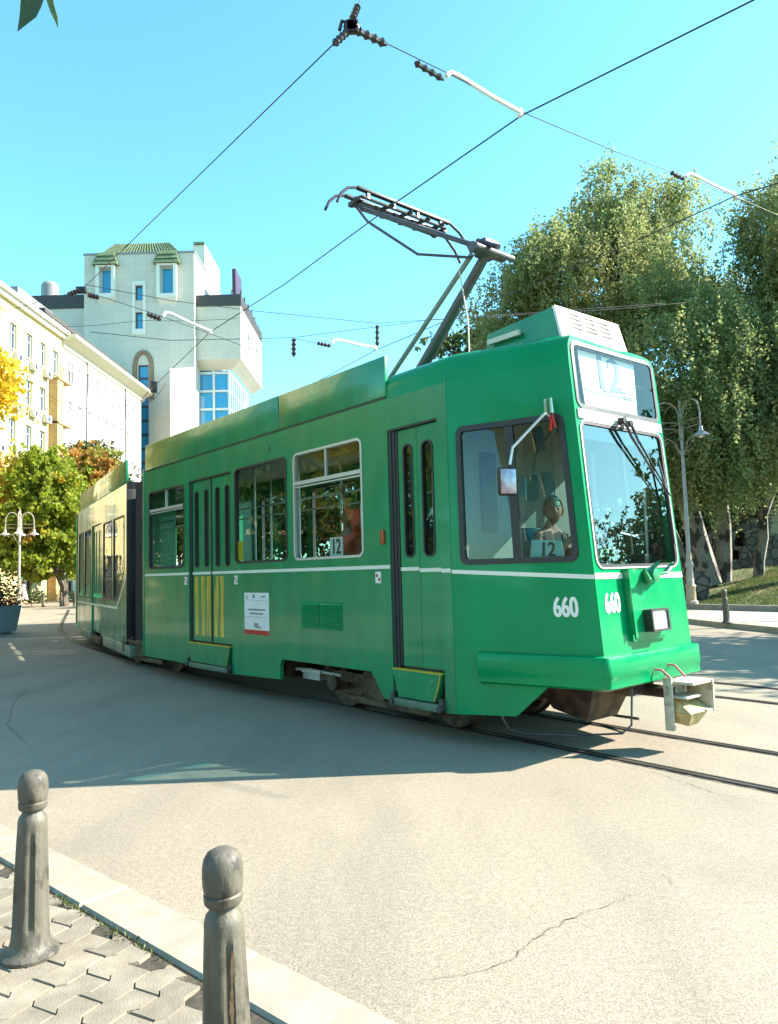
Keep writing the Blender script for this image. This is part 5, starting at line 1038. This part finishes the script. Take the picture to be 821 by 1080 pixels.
mb = MB(); mb.tube([(.2, .95, 4.95), (.28, .93, 4.6), (.34, .92, 4.3), (.45, .8, 3.9), (.45, .8, 3.64)], .008, 6); mb.build('pull_rope', mat('rope', (.6, .55, .45), .8), panto)

# ================================================================== OVERHEAD LINES
WM = mat('wire_black', (.03, .032, .035), .5, metal=.3, var=0); INS = mat('insulator_brown', (.03, .02, .02), .3, var=.2); ARM = mat('pulloff_white', (.8, .78, .78), .35, var=.03)
def wire(pts, r, sag=0, k=14):
    out = []
    for a, b_ in zip(pts, pts[1:]):
        a, b_ = Vector(a), Vector(b_)
        for i in range(k): t_ = i/k; q_ = a.lerp(b_, t_); q_.z -= sag*4*t_*(1-t_); out.append(q_)
    out.append(Vector(pts[-1])); return out, r
def mkwire(name, lab, cat, pts, r, sag=0, group=None, seg=5):
    p_, r_ = wire(pts, r, sag); mb = MB(); mb.tube(p_, r_, seg); o_ = mb.build(name, WM, fix=False); tag(o_, lab, cat, group); return o_
c1 = [onz(905, -82, 6.2), onz(795, 0, 6.2), onz(550, 122, 6.2), onz(420, 212, 6.2), onz(300, 300, 6.2), onz(222, 350, 6.2), onz(155, 415, 6.2), onz(132, 442, 6.2)]
c1 = [c1[0]+(c1[0]-c1[1])*3]+c1
mkwire('contact_wire', 'black contact wire running above the tram and touching its pantograph', 'overhead wire', c1, .008, group='tram contact wires')
c2 = [onz(821, 193, 6.2), onz(775, 207, 6.2), onz(640, 268, 6.2), onz(500, 326, 6.2), onz(395, 370, 6.2), onz(330, 405, 6.2), onz(260, 445, 6.2)]; c2 = [c2[0]+(c2[0]-c2[1])*8]+c2
mkwire('contact_wire', 'black contact wire over the second track, crossing in front of the birch', 'overhead wire', c2, .008, group='tram contact wires')
def strainer(pts, parent, r=.03):
    mb = MB(); a, b_ = Vector(pts[0]), Vector(pts[1]); L_ = (b_-a).length; dr_ = (b_-a)/L_
    P_ = []; rr_ = []; kk = 12
    for i in range(kk+1): P_.append(a+dr_*L_*i/kk); rr_.append(r*(.45 if i in (0, kk) else (1.15 if i % 3 == 1 else .7)))
    mb.tube(P_, rr_, 8); mb.build('insulator', INS, parent, fix=False)
def pulloff(a, b_, parent, r=.022, up=.06):
    a, b_ = Vector(a), Vector(b_); mb = MB(); mb.tube([a, a.lerp(b_, .06)+Vector((0, 0, up)), a.lerp(b_, .16)+Vector((0, 0, up*1.1)), a.lerp(b_, .6)+Vector((0, 0, up*.6)), b_+Vector((0, 0, .03))], r, 8); mb.tube([b_+Vector((0, 0, -.02)), b_+Vector((0, 0, .06))], r*1.3, 8); mb.build('pulloff_arm', ARM, parent)
# span A : plane square to the track through the contact wire at (550,122)
PA_ = onz(550, 122, 6.2)
def A_(px, py): return onpl(px, py, PA_, d)
nodeA = A_(371, 28)
nodeB_P = onz(222, 350, 6.2); nB = (onz(155, 415, 6.2)-onz(300, 300, 6.2)).normalized(); nB.z = 0
def B_(px, py): return onpl(px, py, nodeB_P, nB)
nodeB = B_(86, 306)
spA = mkwire('span_wire', 'span wire with white pull-off arms crossing the blue sky above the tram', 'overhead wire', [A_(392, -40), nodeA, A_(470, 76), A_(560, 122), A_(650, 160), A_(725, 187), A_(775, 207), A_(900, 262)], .005, group='overhead span wires')
strainer((A_(372, 20), A_(378, 5)), spA, .028); strainer((A_(376, 32), A_(408, 47)), spA, .035); strainer((A_(438, 66), A_(468, 84)), spA, .03); strainer((A_(366, 34), A_(352, 47)), spA, .03); strainer((A_(708, 182), A_(722, 189)), spA, .028)
mb = MB(); mb.lathe([(.05, -.03), (.07, 0), (.05, .03)], nodeA, 10, axis='y'); mb.box(nodeA.x-.05, nodeA.x+.06, nodeA.y-.03, nodeA.y+.03, nodeA.z-.06, nodeA.z+.05, .015); mb.tube([nodeA+Vector((-.02, 0, .03)), nodeA+Vector((-.08, 0, .05)), nodeA+Vector((-.1, 0, -.03))], .016, 7); mb.build('junction', INS, spA)
pulloff(A_(471, 80), A_(549, 121), spA); pulloff(A_(724, 186), A_(775, 207), spA, .018)
mkwire('stay_wire', 'long thin stay wire rising from the tower side to the top junction', 'overhead wire', [nodeA, nodeB], .006, group='overhead stay wires')
spB = mkwire('span_wire', 'span wire with dark insulators in front of the tall tower', 'overhead wire', [B_(-30, 338), nodeB, B_(160, 330), B_(222, 352), B_(275, 372)], .006, group='overhead span wires')
strainer((B_(92, 311), B_(105, 314)), spB, .05); strainer((B_(155, 331), B_(170, 337)), spB, .05); strainer((B_(72, 311), B_(84, 306)), spB, .05); pulloff(B_(172, 334), B_(222, 351), spB, .03, .1)
mb = MB(); mb.box(nodeB.x-.09, nodeB.x+.09, nodeB.y-.04, nodeB.y+.04, nodeB.z-.06, nodeB.z+.06, .02); mb.build('junction', INS, spB)
PC_ = onz(398, 367, 6.2)
def Cp(px, py): return onpl(px, py, PC_, nB)
spC = mkwire('span_wire', 'thin span wire with hanging insulators low over the tram roof panels', 'overhead wire', [Cp(90, 300), Cp(180, 317), Cp(269, 328), Cp(398, 341), Cp(560, 330), Cp(700, 320)], .006, group='overhead span wires')
spD = mkwire('span_wire', 'lower thin span wire meeting the pull-off arm behind the tram roof', 'overhead wire', [Cp(95, 350), Cp(180, 359), Cp(275, 357), Cp(310, 356), Cp(450, 338), Cp(650, 326), Cp(725, 319)], .006, group='overhead span wires')
strainer((Cp(398, 343), Cp(398, 366)), spC, .04); strainer((Cp(310, 357), Cp(310, 376)), spD, .045); strainer((Cp(335, 362), Cp(349, 365)), spD, .04); pulloff(Cp(350, 362), Cp(396, 368), spD, .03, .08)
mb = MB(); mb.tube([Cp(310, 357), Cp(349, 365)], .006, 5); mb.build('tie_wire', WM, spD)
mkwire('stay_wire', 'thin stay wires below the tower near the end of the tram', 'overhead wire', [at(60, 345, 30), at(148, 338, 30), at(250, 336, 30)], .01, .05, group='overhead stay wires')
spE = mkwire('span_wire', 'faint far span wires in front of the white office block', 'overhead wire', [at(0, 380, 38), at(75, 431, 38), at(160, 423, 38), at(175, 404, 34)], .012, .1, group='overhead span wires')
mb = MB(); p_ = at(163, 408, 34); mb.box(p_.x-.16, p_.x+.16, 33.9, 34.1, p_.z-.28, p_.z+.25, .03); mb.build('section_box', INS, spE)

# ================================================================== BOLLARDS
def bollard(name, x, y, z, h, label, rz=0, lean=0, group=None, detail=True):
    root = empty(name, (x, y, z), rz, label, 'bollard', group); root.rotation_euler = (0, lean, rz)
    s_ = h/.78
    def fl(q, zz):
        zz /= s_
        return 1-(.17*max(0, math.cos(q*6+.9)) if .13 < zz < .54 else 0)
    mb = MB(); pr_ = [(.112, 0), (.118, .006), (.118, .018), (.108, .026), (.096, .034), (.086, .048), (.080, .07), (.076, .10), (.074, .135), (.070, .30), (.062, .51), (.060, .54), (.060, .565), (.055, .585), (.045, .598), (.041, .612)]
    mb.lathe([(r_*s_, z_*s_) for r_, z_ in pr_], (0, 0, 0), 48, fl); mb.build('post', CONC, root, sharp=30)
    mb = MB(); pr_ = [(.040, .612), (.052, .616), (.058, .624), (.0595, .646), (.0545, .651), (.0585, .657), (.061, .672), (.0625, .70), (.0615, .728), (.057, .750), (.046, .768), (.027, .778), (.004, .781)]
    mb.lathe([(r_*s_, z_*s_) for r_, z_ in pr_], (0, 0, 0), 40); mb.build('cap', CONC, root, sharp=40); return root
p_ = onz(32, 1006, KZ); bollard('bollard', p_.x, p_.y, KZ-.005, .728, 'grey bollard with dented cap at the left, whole down to its flanged foot', 0, R(.4), 'bollards on the near pavement')
b_o2 = bollard('bollard', -.492, 2.19, KZ-.005, .728, 'grey bollard with a rust streak, cut off by the bottom of the picture', 0, R(-1.0), 'bollards on the near pavement')
mb = MB(); qv = Vector((math.cos(R(-62)), math.sin(R(-62)), 0)); tv = Vector((-qv.y, qv.x, 0))
V = []
for k in range(40): z_ = .05+.0108*k; r_ = .0655*1.03+.0125*(1-z_/.54); w_ = (.002+.006*abs(math.sin(k*.31))*abs(math.sin(k*.13+1)))*random.uniform(.6, 1); c_ = qv*(r_-.001)+tv*(.003*math.sin(k*.2))+Vector((0, 0, z_)); V += [c_-tv*w_, c_+qv*.0006+tv*w_]
mb.add(V, [(2*i, 2*i+1, 2*i+3, 2*i+2) for i in range(39)]); mb.build('rust_streak', mat('rust_stain', (.11, .06, .03), .8, var=.4, scale=40), b_o2, fix=False)
p_ = onz(767, 657, .126); bollard('bollard', p_.x, p_.y, .126, .82, 'pale bollard standing on the far pavement in front of the lawn', 0, R(-2), 'bollards across the road')
p_ = onz(822, 655, .126); bollard('bollard', p_.x+.12, p_.y, .126, .82, 'pale bollard on the far pavement cut off by the right edge', 0, 0, 'bollards across the road')
for px, lab in ((46, 'leftmost of the small far bollards beside the walking pedestrian'), (65, 'middle one of the small far bollards under the maple tree'), (79, 'right one of the small far bollards next to the tram tail')):
    p_ = at(px, 600, 45.5); bollard('bollard', p_.x, 45.5, 0, .85, lab, 0, 0, 'small bollards far down the street')

# ================================================================== STREET LAMPS
LPM = mat('lamp_post_grey', (.30, .30, .29), .5, var=.15); LPR = mat('lamp_post_weathered', (.34, .26, .16), .55, var=.35, scale=8, col2=(.3, .3, .28), c2s=5)
def lamp(x, y, z, h, R_, lab, rot, arms, grp='bell lamps on arched arms'):
    root = empty('street_lamp', (x, y, z), rot, lab, 'street lamp', grp)
    mb = MB(); mb.lathe([(.20, 0), (.20, .08), (.15, .12), (.14, .5), (.17, .55), (.12, .62), (.10, 1.1), (.13, 1.15), (.13, 1.25), (.085, 1.32), (.075, 1.6)], (0, 0, 0), 14); mb.build('lamp_base', LPR, root)
    mb = MB(); mb.lathe([(.065, 1.6), (.055, h-1.35), (.05, h-.25)], (0, 0, 0), 12)
    for z_ in (2.6, h-1.7): mb.lathe([(.08, z_), (.08, z_+.08)], (0, 0, 0), 12)
    mb.build('pole', LPM, root)
    mb = MB(); mb.lathe([(.05, h-.25), (.09, h-.2), (.04, h-.1), (.06, h-.03), (.01, h+.12)], (0, 0, 0), 10); mb.build('finial', LPR, root)
    for k in range(arms):
        a_ = 2*math.pi*k/arms; dx, dy = math.cos(a_), math.sin(a_)
        def q_(r_, zz): return Vector((dx*r_, dy*r_, zz))
        mb = MB(); pts = [q_(.05, h-1.2), q_(.07, h-.5)]+[q_(R_/2+.02-(R_/2-.05)*math.cos(t_), h-.5+(.42)*math.sin(t_)) for t_ in np.linspace(.15, math.pi, 10)]+[q_(R_-.03+.02, h-1.05)]
        mb.tube(pts, .028, 8); mb.tube([q_(.05, h-.72), q_(R_, h-.72)], .012, 6); mb.tube([q_(.05, h-.92), q_(R_, h-.92)], .012, 6)
        mb.tube([q_(.05, h-1.75), q_(.18, h-1.55), q_(.3, h-1.32), q_(.5, h-1.22), q_(.62, h-1.3), q_(.55, h-1.4), q_(.46, h-1.34)], .014, 6); arm_ = mb.build('arm', LPR, root)
        mb = MB(); c_ = q_(R_-.01, 0); mb.lathe([(.03, h-.98), (.06, h-1.02), (.065, h-1.10), (.10, h-1.16), (.20, h-1.22), (.245, h-1.27), (.25, h-1.29), (.23, h-1.29), (.09, h-1.18)], (c_.x, c_.y, 0), 18); mb.build('lamp_shade', mat('bell_shade', (.36, .34, .32), .4, metal=.3, var=.15) if 'bell_shade' not in bpy.data.materials else bpy.data.materials['bell_shade'], arm_)
        mb = MB(); mb.lathe([(.05, h-1.18), (.08, h-1.25), (.07, h-1.32), (.02, h-1.36)], (c_.x, c_.y, 0), 12); mb.build('bulb_globe', WHITE, arm_)
    return root
p_ = at(727.5, 600, 22.9); lamp(p_.x, 22.9, .35, 6.35, .98, 'tall weathered lamp post with bell shades on the lawn beside the tram front', R(12), 4)
p_ = at(20.5, 600, 40); lamp(p_.x, 40, 0, 5.4, .72, 'pale lamp post with bell shades in front of the maple, at left', R(20), 4)

# ================================================================== PLANTER, PEOPLE
PLM = mat('planter_concrete', (.26, .29, .31), .8, var=.1, scale=4, bump=.3)
pc = Vector((-12.45, 22.9, 0)); pl_ = empty('planter', pc, R(8), 'blue grey hexagonal concrete planter at the left edge of the road', 'planter')
mb = MB(); mb.lathe([(.72, .0), (.72, .07)], (0, 0, 0), 6); mb.lathe([(.86, .07), (1.0, .80), (1.02, .86), (.90, .87), (.88, .74)], (0, 0, 0), 6); mb.build('bowl', PLM, pl_, sharp=20)
mb = MB(); mb.lathe([(.885, .70), (.885, .76)], (0, 0, 0), 6); mb.build('soil', SOIL, pl_)
P = rng.normal(size=(2600, 3))*np.array([.42, .42, .30])+np.array([pc.x, pc.y, 1.25]); P = P[P[:, 2] > .8]
rt = empty('shrub', (pc.x, pc.y, .76), 0, 'dark green shrub growing in the concrete planter', 'shrub'); leaf_mesh('foliage', P-np.array(rt.location), .10, BL2, rt)
mb = MB(); [mb.tube([(random.uniform(-.2, .2), random.uniform(-.2, .2), 0), (random.uniform(-.4, .4), random.uniform(-.4, .4), .8)], .015, 5) for k in range(7)]; mb.build('stem', BARK, rt)
ft = empty('flowers', (pc.x, pc.y, .76), 0, 'red flowers along the rim of the planter', 'flowers'); an = rng.uniform(0, 2*math.pi, 500); rr_ = rng.uniform(.6, .92, 500)
P = np.stack([np.cos(an)*rr_, np.sin(an)*rr_, rng.uniform(.05, .28, 500)], 1); leaf_mesh('petals', P, .08, leafmat('petal_red', (.40, .04, .03), (.5, .12, .05)), ft, 1.0); leaf_mesh('leaves', P[:300]-np.array([0, 0, .08]), .09, BL2, ft)

def skin_body(name, J, E, matl, parent, root_i=0, sub=2):
    me = bpy.data.meshes.new('sk'); me.from_pydata([j[0] for j in J], E, []); o = bpy.data.objects.new('sk', me); COL.objects.link(o)
    md = o.modifiers.new('s', 'SKIN'); md.use_smooth_shade = True
    for i, j in enumerate(J): me.skin_vertices[0].data[i].radius = (j[1], j[2] if len(j) > 2 else j[1])
    me.skin_vertices[0].data[root_i].use_root = True
    sb_ = o.modifiers.new('b', 'SUBSURF'); sb_.levels = sub; sb_.render_levels = sub
    dg = bpy.context.evaluated_depsgraph_get(); m2 = bpy.data.meshes.new_from_object(o.evaluated_get(dg)); bpy.data.objects.remove(o)
    m2.name = name; m2.materials.clear(); m2.materials.append(matl); r_ = bpy.data.objects.new(name, m2); COL.objects.link(r_); r_.parent = parent; return r_
SKIN = mat('skin', (.28, .15, .10), .55, var=.05)
def head_parts(root, hc, fwd_, hair, hs=1.0, long=False):
    f = Vector(fwd_).normalized(); s_ = Vector((-f.y, f.x, 0)); u_ = Vector((0, 0, 1)); hc = Vector(hc)
    def L_(a, b_, c_): return hc+(f*a+s_*b_+u_*c_)*hs
    mb = MB(); bm_ = bmesh.new(); bmesh.ops.create_uvsphere(bm_, u_segments=20, v_segments=14, radius=1); V = []
    for v in bm_.verts: c = v.co; jaw = 1-.28*max(0, -c.z)**1.5; V.append(L_(c.x*.097*jaw+.01*max(0, -c.z), c.y*.075*jaw, c.z*.118))
    bm_.verts.index_update(); mb.add(V, [[v.index for v in q.verts] for q in bm_.faces]); bm_.free()
    mb.tube([L_(.088, 0, .025), L_(.108, 0, -.008), L_(.113, 0, -.022), L_(.093, 0, -.032)], [.009*hs, .012*hs, .015*hs, .008*hs], 7)
    for sg in (-1, 1): mb.tube([L_(-.01, sg*.073, .02), L_(-.005, sg*.083, .005), L_(.0, sg*.078, -.03)], [.014*hs, .018*hs, .009*hs], 7)
    h_ = mb.build('head', SKIN, root, sharp=80)
    mb = MB()
    for sg in (-1, 1): mb.lathe([(.0085*hs, -.006), (.009*hs, 0), (.006*hs, .006)], L_(.088, sg*.03, .012), 8); mb.tube([L_(.094, sg*.018, .032), L_(.092, sg*.045, .034)], .004*hs, 5)
    mb.tube([L_(.093, -.022, -.058), L_(.097, 0, -.06), L_(.093, .022, -.058)], .004*hs, 5); mb.build('eyes_and_mouth', mat('face_dark', (.06, .03, .025), .5) if 'face_dark' not in bpy.data.materials else bpy.data.materials['face_dark'], h_)
    mb = MB(); bm_ = bmesh.new(); bmesh.ops.create_uvsphere(bm_, u_segments=20, v_segments=14, radius=1); V = []; bm_.verts.index_update()
    for v in bm_.verts: c = v.co; V.append(L_(c.x*.107-.006, c.y*.086, c.z*.128+.006))
    mb.add(V, [[v.index for v in q.verts] for q in bm_.faces if not (q.calc_center_median().x > .35 and q.calc_center_median().z < .55) and q.calc_center_median().z > (-.95 if long else -.35)]); bm_.free()
    if long: mb.tube([L_(-.05, 0, -.02), L_(-.075, 0, -.12), L_(-.085, 0, -.26)], [.085*hs, .08*hs, .05*hs], 10)
    mb.build('hair', hair, root, sharp=80, fix=False)
def hand(root, w_, dirv, up_v, matl, grip=True):
    f = Vector(dirv).normalized(); u_ = Vector(up_v); u_ = (u_-f*u_.dot(f)).normalized(); s_ = f.cross(u_); w_ = Vector(w_)
    J = [(w_, .024, .018), (w_+f*.045, .034, .015), (w_+f*.085, .036, .014)]; E = [(0, 1), (1, 2)]
    for k, (o_, ln) in enumerate(((-.03, .07), (-.01, .08), (.011, .075), (.03, .06))):
        b0 = len(J); p0 = w_+f*.085+s_*o_; J += [(p0, .009), (p0+f*ln*.45-u_*.006, .009), (p0+f*ln*.65-u_*ln*.4, .008), (p0+f*ln*.45-u_*ln*.75, .007)]; E += [(2, b0), (b0, b0+1), (b0+1, b0+2), (b0+2, b0+3)]
    b0 = len(J); J += [(w_+f*.03-s_*.035, .011), (w_+f*.06-s_*.055-u_*.01, .010), (w_+f*.085-s_*.05-u_*.03, .008)]; E += [(1, b0), (b0, b0+1), (b0+1, b0+2)]
    return skin_body('hand', J, E, matl, root, 0, 1)
# driver (tram local axes: x forward, y away from the camera)
dr = empty('person', Tw(1.47, .72, 1.47), TA, 'tram driver with short grey hair in a dark sleeveless top seated at the cab window', 'person')
TOP = mat('dark_top', (.02, .022, .025), .8, var=.2)
J = [((0, 0, 0), .15, .12), ((-.01, 0, .14), .14, .11), ((-.01, 0, .30), .155, .105), ((0, 0, .42), .15, .09), ((.01, 0, .50), .055), ((.025, 0, .58), .05),
     ((0, -.17, .42), .055), ((.05, -.22, .24), .045), ((.24, -.17, .30), .036), ((.36, -.10, .40), .027), ((0, .17, .42), .055), ((.06, .22, .22), .045), ((.24, .16, .30), .036), ((.36, .10, .40), .027),
     ((.20, -.10, -.02), .085), ((.42, -.10, -.02), .062), ((.44, -.10, -.25), .05), ((.44, -.10, -.44), .04), ((.52, -.10, -.47), .035), ((.20, .10, -.02), .085), ((.42, .10, -.02), .062), ((.44, .10, -.25), .05), ((.44, .10, -.44), .04), ((.52, .10, -.47), .035)]
E = [(0, 1), (1, 2), (2, 3), (3, 4), (4, 5), (3, 6), (6, 7), (7, 8), (8, 9), (3, 10), (10, 11), (11, 12), (12, 13), (0, 14), (14, 15), (15, 16), (16, 17), (17, 18), (0, 19), (19, 20), (20, 21), (21, 22), (22, 23)]
bd = skin_body('body', J, E, SKIN, dr)
me = bd.data; mb = MB()      # vest: the torso surface lifted 12 mm, cut at neck and shoulders
keep = [p for p in me.polygons if -.12 < p.center.z < .455 and abs(p.center.y) < .155+.05*(p.center.z < .3) and p.center.x < .17]
nv = [v.co+v.normal*.012 for v in me.vertices]; mb.add(nv, [tuple(p.vertices) for p in keep])
vest = mb.build('sleeveless_top', TOP, dr, sharp=80, fix=False)
print('vest faces', len(keep), 'body z', min(v.co.z for v in me.vertices), max(v.co.z for v in me.vertices))
skin_body('trousers', [((0, 0, -.02), .16, .125), ((.20, -.10, -.02), .095), ((.43, -.10, -.02), .075), ((.45, -.10, -.36), .06), ((.20, .10, -.02), .095), ((.43, .10, -.02), .075), ((.45, .10, -.36), .06)], [(0, 1), (1, 2), (2, 3), (0, 4), (4, 5), (5, 6)], mat('navy_cloth', (.02, .025, .05), .8), dr)
head_parts(dr, (.05, 0, .655), (.75, -.65, -.05), mat('grey_hair', (.16, .155, .15), .9), 1.1)
hand(dr, (.36, -.10, .40), (.8, .2, .1), (0, 0, 1), SKIN); hand(dr, (.36, .10, .40), (.8, -.2, .1), (0, 0, 1), SKIN)
stw = MB(); stw.tube([(.16*math.cos(t_), .16*math.sin(t_), .05*math.cos(t_)) for t_ in np.linspace(0, 2*math.pi, 25)], .013, 8, cap=False); stw.tube([(0, 0, 0), (.05, 0, -.25)], .03, 8); stw.tube([(-.15, 0, 0), (.15, 0, 0)], .01, 6)
stw.build('control_wheel', BLACK, tram, frame=((1.86, .76, 1.78), 0))
# passenger in red near window C
ps = empty('person', Tw(-1.50, .62, .70), TA+R(-90), 'standing passenger wearing a coral red jacket inside the tram, behind the slanted window bar', 'person')
RJ = mat('coral_jacket', (.75, .10, .06), .7, var=.15, bump=.3, bscale=12); NV = bpy.data.materials['navy_cloth']
def standing(root, top, bot, hair, arm=.12, stride=.12, dress=None, long=False, h=1.68, armup=False):
    k = h/1.7
    J = [((0, 0, .92*k), .13, .10), ((0, 0, 1.10*k), .12, .09), ((0, 0, 1.28*k), .145, .10), ((0, 0, 1.38*k), .13, .08), ((0, 0, 1.46*k), .05), ((.01, 0, 1.53*k), .048)]
    E = [(0, 1), (1, 2), (2, 3), (3, 4), (4, 5)]
    for sg in (-1, 1):
        b0 = len(J)
        if armup and sg > 0: J += [((0, sg*.17, 1.38*k), .055), ((.1, sg*.24, 1.5*k), .043), ((.2, sg*.2, 1.72*k), .034), ((.22, sg*.18, 1.86*k), .026)]
        else: J += [((0, sg*.17, 1.38*k), .052), ((-.02+sg*arm*.4, sg*.22, 1.13*k), .042), ((.03+sg*arm, sg*.22, .92*k), .033), ((.05+sg*arm*1.2, sg*.21, .86*k), .025)]
        E += [(3, b0), (b0, b0+1), (b0+1, b0+2), (b0+2, b0+3)]
        b0 = len(J); J += [((sg*stride*.3, sg*.09, .84*k), .085), ((sg*stride*.8+.02, sg*.09, .48*k), .058), ((sg*stride*1.3-.02, sg*.09, .10*k), .04), ((sg*stride*1.3+.09, sg*.09, .045), .036)]
        E += [(0, b0), (b0, b0+1), (b0+1, b0+2), (b0+2, b0+3)]
    skin_body('body', J, E, SKIN, root)
    T_ = [(p[0], *(x*1.14 for x in p[1:])) for p in J]
    skin_body('jacket', [T_[i] for i in (0, 1, 2, 3, 6, 7, 8, 14, 15, 16)], [(0, 1), (1, 2), (2, 3), (3, 4), (4, 5), (5, 6), (3, 7), (7, 8), (8, 9)], top, root)
    if dress: mb = MB(); mb.lathe([(.14, 1.0*k), (.17, .9*k), (.24, .6*k), (.29, .38*k), (.27, .38*k), (.1, .9*k)], (0, 0, 0), 18); mb.build('skirt', dress, root)
    else: skin_body('trousers', [T_[i] for i in (0, 10, 11, 12, 18, 19, 20)], [(0, 1), (1, 2), (2, 3), (0, 4), (4, 5), (5, 6)], bot, root)
    head_parts(root, (.02, 0, 1.59*k), (1, 0, 0), hair, 1.0, long)
    for sg, i in ((-1, 9), (1, 17)): hand(root, J[i][0], (0, 0, 1) if (armup and sg > 0) else (.2, 0, -1), (1, 0, 0), SKIN)
standing(ps, RJ, NV, mat('dark_hair', (.03, .02, .015), .6), armup=True, stride=.04)
p_ = at(25.5, 600, 50); pw_ = empty('person', (p_.x, 50, 0), R(200), 'pedestrian in a white top and pale pink skirt walking far down the street', 'person')
standing(pw_, mat('white_cloth', (.75, .7, .7), .8), NV, bpy.data.materials['dark_hair'], dress=mat('pink_cloth', (.7, .5, .52), .8), long=True)
p_ = at(20, 600, 51.2); pw_ = empty('person', (p_.x, 51.2, 0), R(30), 'pedestrian in ochre clothes partly behind the one in white', 'person')
standing(pw_, mat('ochre_cloth', (.45, .28, .15), .8), mat('brown_cloth', (.15, .1, .06), .8), bpy.data.materials['dark_hair'])
# low dark shrubs by the far building
for px, sz in ((37, 1.0), (83, .8)):
    c_ = at(px, 600, 53); P = rng.normal(size=(700, 3))*np.array([.5, .3, .3])*sz+np.array([c_.x, 53, .45]); P[:, 2] = np.abs(P[:, 2])
    rt = empty('shrub', (c_.x, 53, 0), 0, 'low dark shrub beside the pedestrians in front of the shops' if px < 50 else 'low dark shrub just left of the tram tail', 'shrub'); leaf_mesh('foliage', P-np.array(rt.location), .16, BL2, rt)
    mb = MB(); mb.tube([(0, 0, -.05), (0, 0, .5)], .03, 5); mb.build('stem', BARK, rt)
